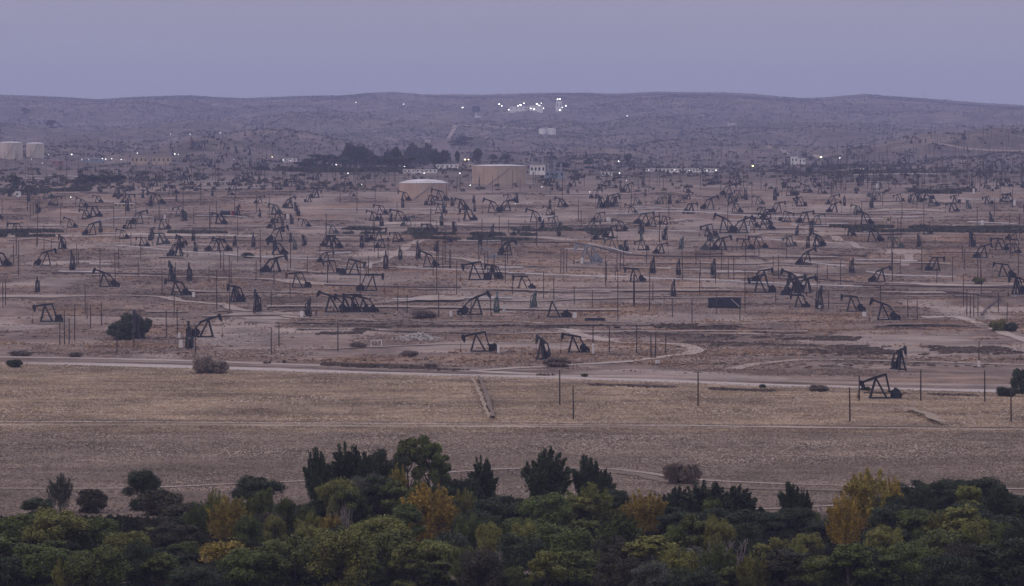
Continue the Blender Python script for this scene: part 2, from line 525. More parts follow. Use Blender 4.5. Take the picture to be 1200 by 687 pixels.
def ground_material():
    m, t, b = new_mat("dry_ground", 0.97, 0.05)
    N = t.nodes.new; K = t.links.new
    geo = N("ShaderNodeNewGeometry")

    def noise(scale, detail=5, rough=0.6, off=0):
        n = N("ShaderNodeTexNoise")
        n.inputs["Scale"].default_value = scale; n.inputs["Detail"].default_value = detail
        n.inputs["Roughness"].default_value = rough
        mp = N("ShaderNodeMapping"); mp.inputs["Location"].default_value = (off, off * 2, 0)
        K(geo.outputs["Position"], mp.inputs[0]); K(mp.outputs[0], n.inputs["Vector"])
        return n.outputs["Fac"]

    def rng_(x, a, c, lo=0.0, hi=1.0):
        r = N("ShaderNodeMapRange"); r.inputs["From Min"].default_value = a; r.inputs["From Max"].default_value = c
        r.inputs["To Min"].default_value = lo; r.inputs["To Max"].default_value = hi
        K(x, r.inputs[0]); return r.outputs[0]

    def mix(f, a, c):
        x = N("ShaderNodeMixRGB")
        for s, val in ((0, f), (1, a), (2, c)):
            if isinstance(val, tuple): x.inputs[s].default_value = (*val, 1)
            elif isinstance(val, (int, float)): x.inputs[s].default_value = val
            else: K(val, x.inputs[s])
        return x.outputs[0]

    def mulv(a, c):
        x = N("ShaderNodeMath"); x.operation = 'MULTIPLY'
        for s, val in ((0, a), (1, c)):
            if isinstance(val, (int, float)): x.inputs[s].default_value = val
            else: K(val, x.inputs[s])
        return x.outputs[0]

    def attr(n):
        a = N("ShaderNodeAttribute"); a.attribute_name = n; return a.outputs["Fac"]

    big = noise(0.018, 5); mid = noise(0.06, 8, 0.72, 40); fine = noise(0.9, 5, 0.75, 90)
    # meadow: dry grass
    md = mix(rng_(mid, 0.35, 0.65), MEADOW_A, MEADOW_B)
    md = mix(mulv(rng_(big, 0.45, 0.65), 0.6), md, MEADOW_C)
    md = mix(mulv(attr("rusty"), mulv(rng_(mid, 0.4, 0.6), 0.35)), md, (0.27, 0.19, 0.10))
    md = mix(mulv(attr("lower"), 0.75), md, mix(rng_(mid, 0.35, 0.65), (0.215, 0.172, 0.140), (0.285, 0.228, 0.175)))
    md = mix(mulv(attr("river"), 0.75), md, mix(rng_(mid, 0.4, 0.6), (0.15, 0.12, 0.105), (0.215, 0.165, 0.13)))
    # well field: dirt, pads, rusty grass
    fd = mix(rng_(mid, 0.38, 0.62), (0.155, 0.114, 0.09), (0.285, 0.22, 0.178))
    fd = mix(mulv(attr("rusty"), rng_(mid, 0.38, 0.55, 0.0, 0.65)), fd, (0.265, 0.165, 0.10))
    fd = mix(mulv(attr("pad"), 0.72), fd, (0.335, 0.275, 0.23))
    fd = mix(mulv(attr("scrub"), rng_(mid, 0.42, 0.56, 0.1, 0.85)), fd, (0.10, 0.077, 0.06))
    # hills
    hl = mix(rng_(mid, 0.4, 0.6), (0.095, 0.078, 0.07), (0.17, 0.138, 0.12))
    hl = mix(mulv(attr("pad"), 0.5), hl, (0.215, 0.172, 0.145))
    hl = mix(mulv(attr("scrub"), rng_(mid, 0.42, 0.55, 0.15, 0.9)), hl, (0.055, 0.052, 0.048))
    c = mix(attr("hills"), fd, hl)
    c = mix(attr("meadow"), c, md)
    x = N("ShaderNodeMixRGB"); x.blend_type = 'MULTIPLY'; x.inputs[0].default_value = 1
    strk = noise(0.022, 9, 0.72, 170)
    x0 = N("ShaderNodeMixRGB"); x0.blend_type = 'MULTIPLY'; x0.inputs[0].default_value = 1
    K(c, x0.inputs[1]); K(rng_(strk, 0.36, 0.64, 0.55, 1.20), x0.inputs[2])
    K(x0.outputs[0], x.inputs[1]); K(rng_(fine, 0.3, 0.7, 0.62, 1.38), x.inputs[2])
    K(x.outputs[0], b.inputs["Base Color"])
    bp = N("ShaderNodeBump"); bp.inputs["Strength"].default_value = 0.5; bp.inputs["Distance"].default_value = 0.35
    K(fine, bp.inputs["Height"]); K(bp.outputs[0], b.inputs["Normal"])
    return m


MEADOW_A = (0.345, 0.27, 0.205)
MEADOW_B = (0.41, 0.325, 0.24)
MEADOW_C = (0.235, 0.19, 0.145)
gme.materials.append(ground_material())
ground = bpy.data.objects.new("ground", gme)
C.objects.link(ground)
ground["kind"] = "structure"


# ------------------------------------------------------------------ roads and tracks
def catmull(P, step):
    P = np.asarray(P, float)
    Q = np.vstack([2 * P[0] - P[1], P, 2 * P[-1] - P[-2]])
    outp = []
    for i in range(1, len(Q) - 2):
        n = max(2, int(np.linalg.norm(Q[i + 1] - Q[i]) / step))
        t = np.linspace(0, 1, n, endpoint=False)[:, None]
        outp.append(0.5 * (2 * Q[i] + (Q[i + 1] - Q[i - 1]) * t + (2 * Q[i - 1] - 5 * Q[i] + 4 * Q[i + 1] - Q[i + 2]) * t ** 2
                           + (3 * Q[i] - Q[i - 1] - 3 * Q[i + 1] + Q[i + 2]) * t ** 3))
    outp.append(Q[-2][None])
    return np.vstack(outp)


_lift = [0.06]


def ribbon(name, pts, width, m, rag=0.8, step=3.0, world=False, seed=0):
    P = np.asarray(pts, float) if world else px_to_world(pts)[:, :2]
    P = catmull(P[:, :2], step)
    d = np.gradient(P, axis=0); d /= np.linalg.norm(d, axis=1)[:, None] + 1e-9
    nrm = np.stack([-d[:, 1], d[:, 0]], 1)
    s = np.arange(len(P)) * step
    k = max(2, int(width / 2.0) + 1)
    wl = width / 2 + rag * fbm(s / 9, s * 0 + seed, 3, 7 + seed)
    wr = width / 2 + rag * fbm(s / 9, s * 0 + seed + 50, 3, 8 + seed)
    t = np.linspace(0, 1, k)[None, :]
    off = -wr[:, None] * (1 - t) + wl[:, None] * t
    X = P[:, 0:1] + nrm[:, 0:1] * off; Y = P[:, 1:2] + nrm[:, 1:2] * off
    _lift[0] += 0.012
    Z = ground_z(X, Y) + _lift[0]
    V = np.stack([X, Y, Z], -1).reshape(-1, 3)
    ix = np.arange(len(P) * k).reshape(len(P), k)
    Fq = np.stack([ix[:-1, :-1], ix[:-1, 1:], ix[1:, 1:], ix[1:, :-1]], -1).reshape(-1, 4)[:, ::-1]
    o = obj(name, np_mesh(name, V, Fq, True), m)
    o["kind"] = "structure"
    return o


def dirt_mat(name, a, b_, scale=0.12, broad=0.0):
    m, t, b = new_mat(name, 0.95, 0.1)
    geo = t.nodes.new("ShaderNodeNewGeometry")
    n = t.nodes.new("ShaderNodeTexNoise"); n.inputs["Scale"].default_value = scale; n.inputs["Detail"].default_value = 7
    n.inputs["Roughness"].default_value = 0.7
    r = t.nodes.new("ShaderNodeMapRange"); r.inputs["From Min"].default_value = 0.35; r.inputs["From Max"].default_value = 0.65
    x = t.nodes.new("ShaderNodeMixRGB"); x.inputs[1].default_value = (*a, 1); x.inputs[2].default_value = (*b_, 1)
    t.links.new(geo.outputs["Position"], n.inputs["Vector"]); t.links.new(n.outputs["Fac"], r.inputs[0])
    t.links.new(r.outputs[0], x.inputs[0])
    last = x.outputs[0]
    if broad:
        for sc, amt in ((0.026, broad), (0.11, broad * 0.8)):
            n2 = t.nodes.new("ShaderNodeTexNoise"); n2.inputs["Scale"].default_value = sc; n2.inputs["Detail"].default_value = 6
            r2 = t.nodes.new("ShaderNodeMapRange"); r2.inputs["From Min"].default_value = 0.33; r2.inputs["From Max"].default_value = 0.67
            r2.inputs["To Min"].default_value = 1 - amt; r2.inputs["To Max"].default_value = 1 + amt
            y = t.nodes.new("ShaderNodeMixRGB"); y.blend_type = 'MULTIPLY'; y.inputs[0].default_value = 1
            t.links.new(geo.outputs["Position"], n2.inputs["Vector"]); t.links.new(n2.outputs["Fac"], r2.inputs[0])
            t.links.new(last, y.inputs[1]); t.links.new(r2.outputs[0], y.inputs[2]); last = y.outputs[0]
    t.links.new(last, b.inputs["Base Color"])
    return m


M["dirt"] = dirt_mat("packed_dirt", (0.30, 0.243, 0.20), (0.40, 0.335, 0.28))
M["dirt_dull"] = dirt_mat("dull_dirt", (0.27, 0.215, 0.175), (0.34, 0.28, 0.23))
M["asphalt"] = dirt_mat("old_grey_asphalt", (0.34, 0.29, 0.255), (0.42, 0.365, 0.325), 0.2)
M["dirt_faint"] = dirt_mat("faint_dirt", (0.22, 0.172, 0.14), (0.32, 0.262, 0.215), 0.25)
M["verge_faint"] = dirt_mat("weedy_bank", (0.10, 0.077, 0.062), (0.21, 0.16, 0.128), 0.25)
M["grass_path"] = dirt_mat("trodden_grass", (0.23, 0.18, 0.13), (0.32, 0.255, 0.19), 0.3)
M["verge"] = dirt_mat("dark_verge", (0.12, 0.092, 0.072), (0.20, 0.155, 0.12), 0.3)

ribbon("road", [(-60, 425.5), (0, 426), (150, 428.5), (300, 433), (450, 438), (600, 442), (750, 446), (900, 452), (1050, 456), (1200, 459), (1260, 460)], 17, M["asphalt"], 1.2, seed=1)
ribbon("dirt_track", [(-60, 418), (0, 418.5), (150, 421), (300, 426), (450, 431), (560, 435.5), (640, 439)], 8, M["dirt"], 1.2, seed=2)
ribbon("road_verge", [(-60, 422), (0, 422.3), (150, 424.8), (300, 429.3), (450, 434.2), (560, 438)], 5, M["verge"], 1.2, seed=3)  # verge between track and road; the edge's shadow is painted into its dark colour
ribbon("road_verge", [(-60, 431.5), (0, 432), (150, 434), (300, 438.5), (450, 443.5), (600, 447.5), (750, 451), (900, 457), (1050, 461), (1200, 464.5), (1260, 466)], 5, M["verge"], 2.2, seed=33)
ribbon("farm_track", [(-60, 494), (0, 494.3), (150, 495), (300, 496.2), (450, 496.8), (600, 498), (750, 499), (850, 500), (1000, 502), (1200, 504), (1260, 504.5)], 4.2, M["dirt"], 0.7, seed=4)
ribbon("track_verge", [(-60, 491.8), (150, 493), (450, 494.8), (750, 497), (1000, 499.7), (1200, 501.5), (1260, 502)], 3, M["verge"], 1.2, seed=34)
ribbon("farm_track", [(-60, 573), (0, 573), (100, 573), (200, 571), (290, 567), (350, 564.5), (450, 560), (540, 553), (600, 550), (700, 549.5), (750, 554), (800, 561), (880, 566), (1000, 570), (1260, 575)], 2.4, M["dirt_dull"], 0.7, seed=5)
ribbon("track_verge", [(690, 551), (745, 556.5), (790, 566), (860, 572), (1000, 576), (1240, 581)], 5, M["verge"], 1.6, seed=35)
ribbon("farm_track", [(840, 599), (900, 597), (960, 594), (1040, 590), (1100, 588)], 2.4, M["dirt_dull"], 0.7, seed=6)
ribbon("curved_track", [(590, 376), (640, 380), (668, 387), (700, 397), (735, 402), (785, 403), (812, 408), (812, 413.5), (780, 418), (735, 424), (660, 428.5), (600, 432), (540, 436)], 6, M["dirt"], 0.9, seed=7)
ribbon("curved_track", [(860, 433), (880, 428), (940, 422), (1010, 422.5), (1100, 425), (1200, 428), (1260, 429)], 6, M["dirt_dull"], 0.9, seed=8)
ribbon("dirt_ramp", [(1080, 372), (1130, 374), (1150, 382), (1175, 390), (1200, 399), (1240, 412)], 5, M["dirt"], 0.6, seed=9)
ribbon("dirt_track", [(930, 262), (965, 276), (1000, 286), (1050, 293), (1065, 300), (1060, 312)], 5, M["dirt_dull"], 1, seed=15)
ribbon("dirt_track", [(915, 320), (940, 325), (1000, 330), (1100, 334), (1240, 338)], 7, M["dirt"], 1.5, seed=16)
ribbon("dirt_track", [(430, 312), (450, 306), (470, 294), (490, 283), (560, 279), (660, 281), (800, 283)], 5, M["dirt_dull"], 1, seed=17)
ribbon("dirt_track", [(-30, 277), (80, 277), (180, 275), (300, 277)], 7, M["dirt"], 1.5, seed=18)
ribbon("dirt_track", [(360, 264), (480, 262), (620, 265), (700, 263), (800, 258)], 7, M["dirt"], 1.5, seed=19)
ribbon("dirt_track", [(-30, 348), (90, 347), (200, 350), (330, 366), (480, 377), (600, 377)], 6, M["dirt_dull"], 1.6, seed=20)
ribbon("dirt_track", [(560, 392), (700, 390), (880, 392), (1010, 394)], 4, M["dirt_dull"], 1.2, seed=21)
ribbon("dirt_track", [(380, 410), (520, 404), (640, 403)], 4, M["dirt_dull"], 1.4, seed=22)
ribbon("dirt_track", [(1020, 172), (1048, 166), (1075, 165), (1110, 170), (1140, 175), (1200, 177)], 6, M["dirt_faint"], 1.5, step=8, seed=23)
ribbon("dirt_track", [(800, 245), (900, 250), (1050, 246), (1200, 250)], 7, M["dirt_dull"], 1.5, step=6, seed=24)
ribbon("dirt_track", [(500, 300), (620, 312), (760, 314), (900, 318)], 6, M["dirt_dull"], 1.5, seed=25)
ribbon("dirt_track", [(100, 322), (230, 325), (350, 331), (440, 336)], 6, M["dirt_dull"], 1.5, seed=26)
ribbon("dirt_track", [(900, 171), (920, 179), (960, 186)], 6, M["dirt_faint"], 1.5, step=8, seed=27)
ribbon("dirt_track", [(500, 168), (530, 155), (560, 147), (640, 150)], 8, M["dirt_dull"], 1.5, step=8, seed=28)
rb = random.Random(31)
for k in range(54):
    y0 = 242 + rb.random() ** .8 * 160; x0 = rb.uniform(-40, 1050); ln_ = rb.uniform(120, 420); dy = rb.uniform(-4, 7)
    pale = rb.random() < .55
    ribbon("dirt_track" if pale else "weedy_bank", [(x0, y0), (x0 + ln_ * .35, y0 + dy * .2 + rb.uniform(-1, 1)), (x0 + ln_ * .7, y0 + dy * .7 + rb.uniform(-1, 1)), (x0 + ln_, y0 + dy)],
           rb.uniform(1.5, 3.2), M["dirt_faint"] if pale else M["verge_faint"], 1.5, step=4, seed=100 + k)
# the weedy ditch that crosses the meadow, and the trodden path beside it
ribbon("field_ditch", [(561, 444), (567, 458), (573, 476), (578, 492)], 1.1, M["verge"], 0.5, seed=29)
ribbon("foot_path", [(554, 447), (561, 462), (569, 482), (573, 494)], 0.9, M["grass_path"], 0.5, seed=30)
ribbon("foot_path", [(1065, 482), (1085, 489), (1105, 499)], 2, M["grass_path"], 1.4, seed=31)


# ------------------------------------------------------------------ plants
def unit(a):
    return a / (np.linalg.norm(a, axis=-1, keepdims=True) + 1e-9)


def leaf_cards(P, normal=None, along=None, ln=0.25, wd=0.16, r=rng):
    n = len(P)
    if along is not None:
        t = unit(along + 0.35 * r.normal(size=(n, 3)))
        b = unit(np.cross(t, r.normal(size=(n, 3))))
    else:
        nn = unit(normal + 0.75 * r.normal(size=(n, 3)))
        t = unit(np.cross(nn, r.normal(size=(n, 3))))
        b = np.cross(nn, t)
    s = r.uniform(0.6, 1.4, size=(n, 1))
    t = t * ln * s; b = b * wd * s
    V = np.stack([P + t, P + b, P - t, P - b], 1).reshape(-1, 3)
    return V, np.arange(4 * n).reshape(-1, 4)


def crown_round(seed, H=10.0, Rw=4.0, lobes=20, per=620, ln=0.20, wd=0.13, low=0.02, squash=1.0):
    r = np.random.default_rng(seed)
    Ps, Ns = [], []
    zc = H * (low + (1 - low) * 0.46); hz = H * (1 - low) * 0.54
    for k in range(lobes):
        d = unit(r.normal(size=3)); d[2] = abs(d[2]) * 1.05 - 0.25 if k % 4 else -0.75
        q = r.uniform(0.55, 1.0)
        lr = Rw * r.uniform(0.18, 0.36)
        flat = math.sqrt(max(0.15, 1 - d[2] ** 2)) / (math.hypot(d[0], d[1]) + 1e-6)
        c = np.array([d[0] * flat * (Rw - lr) * q, d[1] * flat * (Rw - lr) * q, zc + d[2] * (hz - lr * 0.8)])
        e = unit(r.normal(size=(per, 3)))
        e = e[(e[:, 2] > -0.5) | (r.uniform(size=len(e)) < 0.7)]
        rad = lr * (0.42 + 0.66 * np.sqrt(r.uniform(size=(len(e), 1)))) * (1 + 0.25 * np.sin(e[:, :1] * 7 + k) * np.sin(e[:, 1:2] * 6 + 2 * k))
        rad = rad * np.where(r.uniform(size=rad.shape) < 0.10, r.uniform(1.0, 1.4, size=rad.shape), 1.0)
        Ps.append(c + e * rad * np.array([1, 1, 0.95 * squash])); Ns.append(e + np.array([0, 0, 0.3]))
    P = np.vstack(Ps); Nn = np.vstack(Ns)
    keep = (P[:, 2] > 0.03)
    return leaf_cards(P[keep], normal=Nn[keep], ln=ln, wd=wd, r=r)


def crown_plume(seed, H=10.0, Rw=2.6, nb=46, per=230, lean=(0.0, 0.0), fan=0.55, start=0.12, plume=0.55, ln=0.26, wd=0.08):
    r = np.random.default_rng(seed)
    Ps, Ds, tips = [], [], []
    for k in range(nb):
        a = r.uniform(0, 2 * math.pi); q = math.sqrt(r.uniform())
        z0 = H * r.uniform(start, 0.62)
        tip_h = H * (1.0 - 0.38 * q * q) * (1 - 0.4 * r.uniform() ** 2.2)
        tip_h = max(tip_h, z0 + 0.12 * H)
        tip = np.array([math.cos(a) * q * Rw + lean[0] * tip_h, math.sin(a) * q * Rw + lean[1] * tip_h, tip_h])
        b0 = np.array([math.cos(a) * q * Rw * (1 - fan) + lean[0] * z0, math.sin(a) * q * Rw * (1 - fan) + lean[1] * z0, z0])
        s = r.uniform(size=(per, 1)) ** 0.85
        pr = plume * (1.0 - 0.82 * s) * r.uniform(0.7, 1.3)
        P = b0 + (tip - b0) * s + r.normal(size=(per, 3)) * pr * np.array([1, 1, 0.8])
        Ps.append(P); Ds.append(np.repeat(unit(tip - b0)[None], per, 0)); tips.append((b0, tip))
    P = np.vstack(Ps)
    return leaf_cards(P, along=np.vstack(Ds), ln=ln, wd=wd, r=r), tips


def fit(VF, H, W):
    """stretch a crown so that it really is H high and W wide"""
    V, Fq = VF
    V = V.copy()
    cx = (np.percentile(V[:, 0], 1) + np.percentile(V[:, 0], 99)) / 2
    hx = (np.percentile(V[:, 0], 99) - np.percentile(V[:, 0], 1)) / 2
    hy = (np.percentile(V[:, 1], 99) - np.percentile(V[:, 1], 1)) / 2
    k = W / 2 / max(hx, hy)
    V[:, 0] = (V[:, 0] - cx) * k; V[:, 1] *= k; V[:, 2] *= H / np.percentile(V[:, 2], 99.7)
    return V, Fq


def trunk_mb(seed, H=10.0, Rw=3.0, r0=0.28, limbs=7, top=0.72, lean=(0, 0)):
    r = random.Random(seed); m = MB()
    pts = [(lean[0] * H * t + r.uniform(-.1, .1), lean[1] * H * t + r.uniform(-.1, .1), H * top * t) for t in (0, .25, .5, .75, 1)]
    m.tube(pts, [r0, r0 * .8, r0 * .6, r0 * .4, r0 * .2], 7)
    for k in range(limbs):
        t = r.uniform(.25, .85); a = r.uniform(0, 6.28)
        p = Vector((lean[0] * H * t, lean[1] * H * t, H * top * t))
        e = p + Vector((math.cos(a) * Rw * .6, math.sin(a) * Rw * .6, H * r.uniform(.12, .28)))
        mid = (p + e) / 2 + Vector((0, 0, -.2))
        m.tube([p, mid, e], [r0 * .45, r0 * .3, r0 * .1], 5)
    return m


def bare_mb(seed, H=8.0, Rw=2.2, n=26):
    r = random.Random(seed); m = MB()
    for k in range(n):
        a = r.uniform(0, 6.28); q = r.uniform(.1, 1)
        b = Vector((math.cos(a) * .25, math.sin(a) * .25, 0))
        tip = Vector((math.cos(a) * q * Rw, math.sin(a) * q * Rw, H * r.uniform(.55, 1)))
        mid = b * .5 + tip * .5 + Vector((math.cos(a) * .2, math.sin(a) * .2, 0))
        m.tube([b, mid, tip], [.07, .05, .02], 4)
        for j in range(6):
            t = r.uniform(.35, .95); p = mid.lerp(tip, t) if t > .5 else b.lerp(mid, t * 2)
            e = p + Vector((r.uniform(-.5, .5), r.uniform(-.5, .5), r.uniform(.5, 1.3)))
            m.tube([p, e], [.035, .012], 3, cap=False)
    return m


PROTO = {}


def proto(kind, variant):
    key = (kind, variant)
    if key in PROTO:
        return PROTO[key]
    sd = 100 + 17 * variant + sum(map(ord, kind))
    if kind == "round":
        V, Fq = fit(crown_round(sd, 10, 4.0, 36, 740, ln=0.125, wd=0.08), 10, 8)
        v = (np_mesh("crown", V, Fq), trunk_mb(sd, 10, 3.0).mesh("trunk"), 8.0)
    elif kind == "tall":
        V, Fq = fit(crown_round(sd, 10, 2.3, 24, 620, ln=0.13, wd=0.085, low=0.12), 10, 4.6)
        v = (np_mesh("crown", V, Fq), trunk_mb(sd, 10, 2.2).mesh("trunk"), 4.6)
    elif kind == "swept":
        lean = (-0.10, 0.0) if variant % 2 == 0 else (0.06, 0.0)
        V, Fq = fit(crown_plume(sd, 10, 2.5, 44, 330, lean, 0.62, 0.03, 0.40, 0.22, 0.06)[0], 10, 5.2)
        v = (np_mesh("crown", V, Fq), trunk_mb(sd, 10, 1.6, lean=lean).mesh("trunk"), 5.2)
    elif kind == "column":
        V, Fq = fit(crown_plume(sd, 10, 3.0, 44, 300, (0, 0), 0.5, 0.02, 0.40, 0.14, 0.06)[0], 10, 5.6)
        v = (np_mesh("crown", V, Fq), trunk_mb(sd, 10, 1.8, 0.2).mesh("trunk"), 5.6)
    elif kind == "bush":
        V, Fq = fit(crown_round(sd, 5, 3.6, 26, 380, ln=0.17, wd=0.10, low=-0.1), 5, 6)
        v = (np_mesh("foliage", V, Fq), trunk_mb(sd, 5, 2.6, 0.15, 9, 0.4).mesh("stem"), 6.0)
    elif kind == "far":
        V, Fq = fit(crown_round(sd, 10, 3.2, 16, 150, ln=0.5, wd=0.32, low=-0.05), 10, 6.4)
        v = (np_mesh("crown", V, Fq), trunk_mb(sd, 10, 3.0, 0.3, 3).mesh("trunk"), 6.4)
    elif kind == "spire":
        V, Fq = fit(crown_plume(sd, 10, 2.6, 30, 70, (0, 0), 0.75, 0.05, 0.7, 0.5, 0.25)[0], 10, 5.2)
        v = (np_mesh("crown", V, Fq), trunk_mb(sd, 10, 1.4, 0.3, 3).mesh("trunk"), 5.2)
    elif kind == "bare":
        v = (bare_mb(sd).mesh("branches"), trunk_mb(sd, 8, .6, 0.14, 3, 0.3).mesh("stem"), 4.4)
    v[0].materials.append(M["lf_mid"]); v[1].materials.append(M["bark"])
    PROTO[key] = v
    return v


HEIGHT = {"round": 10, "tall": 10, "swept": 10, "column": 10, "bush": 5, "far": 10, "spire": 10, "bare": 8}


def ray_z(py, Y):
    v = (343.5 - py) / F_PX
    return CAM_H + (-sp + v * cp) / (cp + v * sp) * Y


def plant(kind, px, ytop, wpx, Y, leaf, label, cat="tree", name=None, group=None, variant=None, hpx=None, rot=None):
    """ytop: where the top shows in the photograph; Y: distance in metres"""
    X = (px - 600) / F_PX * Y
    z = float(ground_z(X, Y))
    h = max(0.6, ray_z(ytop, Y) - z) if hpx is None else hpx * mpp(Y)
    variant = random.randrange(3) if variant is None else variant
    cm, tm, w0 = proto(kind, variant)
    sx = max(0.12, wpx * mpp(Y) / w0) * (0.78 if kind == "round" and Y < 790 else 1.0)
    nm = name or {"bush": "bush", "bare": "bare_shrub"}.get(kind, "tree")
    fixed = kind in ("swept",)
    t = thing(nm, label, cat, (X, Y, z - 0.05), (rot if rot is not None else (random.uniform(-.5, .5) if fixed else random.uniform(0, 6.28))), 1.0, group)
    t.scale = (sx, sx, h / HEIGHT[kind])
    obj("crown" if kind != "bare" else "branches", cm, M[leaf] if kind != "bare" else M["bare_twig"], t)
    obj("trunk" if kind not in ("bush", "bare") else "stem", tm, M["bark"] if kind != "bare" else M["bare_twig"], t)
    return t


# river wood, back row: seen whole against the meadow
plant("column", 70, 556, 30, 800, "lf_sage", "thin pale grey-green tree standing alone at the meadow edge", variant=0)
plant("bush", 106, 573, 34, 800, "lf_brown", "dark brown shrub between the pale thin tree and the round dark tree")
plant("round", 165, 551, 40, 806, "lf_dark", "small dark green round-headed tree on a bare trunk at meadow edge", variant=1)
plant("bush", 190, 574, 50, 795, "lf_brown", "low dark thicket at the foot of the small round-headed tree")
plant("round", 42, 584, 34, 790, "lf_dark", "small dark tree behind the broad green crowns, before the pale thin tree")
plant("round", 300, 559, 58, 800, "lf_dark", "dark green round tree right of the yellow-tipped poplars")
plant("swept", 373, 527, 30, 790, "lf_dark", "narrow dark windswept poplar, first of the dark windswept three", variant=0)
plant("swept", 408, 522, 46, 795, "lf_dark", "broad dark windswept poplar beside the narrow one", variant=2)
plant("swept", 430, 532, 26, 785, "lf_dark", "slim dark windswept poplar tucked against the tall gappy tree", variant=0)
plant("round", 452, 527, 44, 792, "lf_dark", "tall dark rounded tree beside the windswept poplars", variant=0)
plant("tall", 478, 514, 34, 800, "lf_mid", "tall loose green tree, the left of the two tallest crowns", variant=1)
plant("tall", 503, 511, 30, 804, "lf_mid", "tallest gappy green tree with a bare fork showing in its crown", variant=2)
plant("tall", 516, 532, 26, 800, "lf_mid", "lower side tree leaning out beside the tallest gappy crown", variant=0)
plant("column", 466, 545, 24, 780, "lf_yellow", "small yellowing tree among the tall dark crowns", variant=1)
plant("swept", 566, 537, 30, 795, "lf_dark", "thin dark windswept poplar standing alone at the track", variant=2)
plant("bush", 545, 560, 40, 790, "lf_dark", "dark shrub at the foot of the lone thin windswept poplar")
plant("swept", 640, 527, 52, 790, "lf_dark", "big dark feathery poplar with many upright tips", variant=1)
plant("swept", 690, 535, 34, 795, "lf_dark", "dark pointed poplar right beside the big feathery one", variant=0)
plant("swept", 707, 551, 26, 785, "lf_dark", "shorter dark poplar stepping down from the pointed one", variant=1)
plant("round", 720, 572, 46, 780, "lf_dark", "low blackish round tree in the hollow before the yellow tree")
plant("column", 757, 577, 50, 752, "lf_yellow", "yellow-green upright tree in the middle of the wood", variant=2)
plant("column", 741, 588, 12, 768, "lf_orange", "slim orange sapling against the yellow-green upright tree", variant=0)
plant("swept", 793, 571, 34, 775, "lf_dark", "dark upright tree between the yellow one and the broad dark crown", variant=1)
plant("swept", 830, 565, 60, 770, "lf_dark", "broad dark poplar with a wide ragged crown", variant=2)
plant("swept", 862, 570, 44, 765, "lf_dark", "dark ragged poplar joined to the broad one", variant=1)
plant("swept", 928, 566, 28, 775, "lf_dark", "small windswept poplar with blown-back tips, standing apart", variant=0)
plant("swept", 944, 574, 16, 772, "lf_dark", "spindly poplar beside the small blown-back one", variant=2)
plant("column", 1022, 551, 62, 760, "lf_yellow", "large yellow-green poplar turning colour", variant=1)
plant("column", 1047, 560, 26, 768, "lf_orange", "orange-topped poplar beside the large yellow-green one", variant=2)
plant("column", 992, 578, 46, 722, "lf_orange", "bright orange-yellow tree in front of the large yellow-green poplar", variant=0)
plant("round", 1072, 564, 50, 785, "lf_dark", "dark green tree beside the orange-topped poplar", variant=0)
plant("round", 1112, 562, 60, 788, "lf_dark", "broad dark tree on the skyline of the wood", variant=1)
plant("round", 1150, 560, 66, 792, "lf_dark", "highest broad dark tree near the wood's end", variant=2)
plant("round", 1193, 578, 50, 780, "lf_dark", "dark tree cut by the edge of view", variant=0)
# middle rows
MID = [("round", 15, 602, 70, 720, "lf_mid"), ("round", 62, 597, 84, 700, "lf_olive"), ("round", 112, 606, 70, 705, "lf_mid"),
       ("round", 150, 622, 64, 690, "lf_olive"), ("round", 205, 612, 70, 715, "lf_brown"), ("bush", 215, 590, 60, 760, "lf_brown"),
       ("column", 234, 588, 36, 745, "lf_mid"), ("column", 251, 574, 26, 752, "lf_olive"), ("column", 268, 583, 50, 728, "lf_yellow"),
       ("bush", 264, 633, 60, 690, "lf_yellow"), ("bush", 202, 667, 38, 650, "lf_yellow"), ("round", 332, 590, 58, 760, "lf_dark"),
       ("round", 397, 562, 64, 762, "lf_olive"), ("round", 425, 556, 50, 768, "lf_sage"), ("round", 448, 606, 78, 700, "lf_olive"),
       ("column", 362, 601, 34, 735, "lf_olive"), ("column", 386, 603, 34, 735, "lf_yellow"), ("column", 504, 568, 60, 728, "lf_orange"),
       ("round", 308, 600, 60, 735, "lf_brown"), ("round", 470, 575, 60, 770, "lf_mid"), ("swept", 530, 560, 40, 775, "lf_dark"),
       ("round", 585, 582, 76, 750, "lf_dark"), ("round", 560, 600, 70, 720, "lf_dark"), ("round", 640, 579, 80, 745, "lf_mid"),
       ("column", 690, 567, 60, 755, "lf_olive"), ("round", 612, 606, 70, 720, "lf_mid"), ("round", 660, 614, 90, 680, "lf_mid"),
       ("bush", 722, 625, 60, 710, "lf_brown"), ("bush", 748, 640, 50, 690, "lf_brown"), ("round", 800, 600, 70, 740, "lf_dark"),
       ("round", 850, 595, 84, 735, "lf_dark"), ("round", 900, 600, 64, 750, "lf_dark"), ("round", 935, 595, 60, 755, "lf_dark"),
       ("round", 965, 610, 56, 735, "lf_dark"), ("bush", 800, 642, 70, 680, "lf_sage"), ("column", 935, 636, 30, 665, "lf_olive"),
       ("column", 953, 640, 22, 668, "lf_brown"), ("round", 1050, 592, 70, 745, "lf_dark"), ("round", 1090, 598, 84, 725, "lf_mid"),
       ("round", 1132, 590, 76, 740, "lf_dark"), ("round", 1180, 605, 80, 715, "lf_dark"), ("round", 1040, 618, 76, 700, "lf_dark"),
       ("round", 1110, 622, 90, 680, "lf_mid"), ("bare", 853, 628, 60, 655, "bare"), ("bare", 575, 640, 44, 650, "bare"),
       ("bare", 402, 590, 26, 735, "bare"), ("bare", 972, 590, 26, 740, "bare"), ("bush", 520, 625, 60, 700, "lf_dark")]
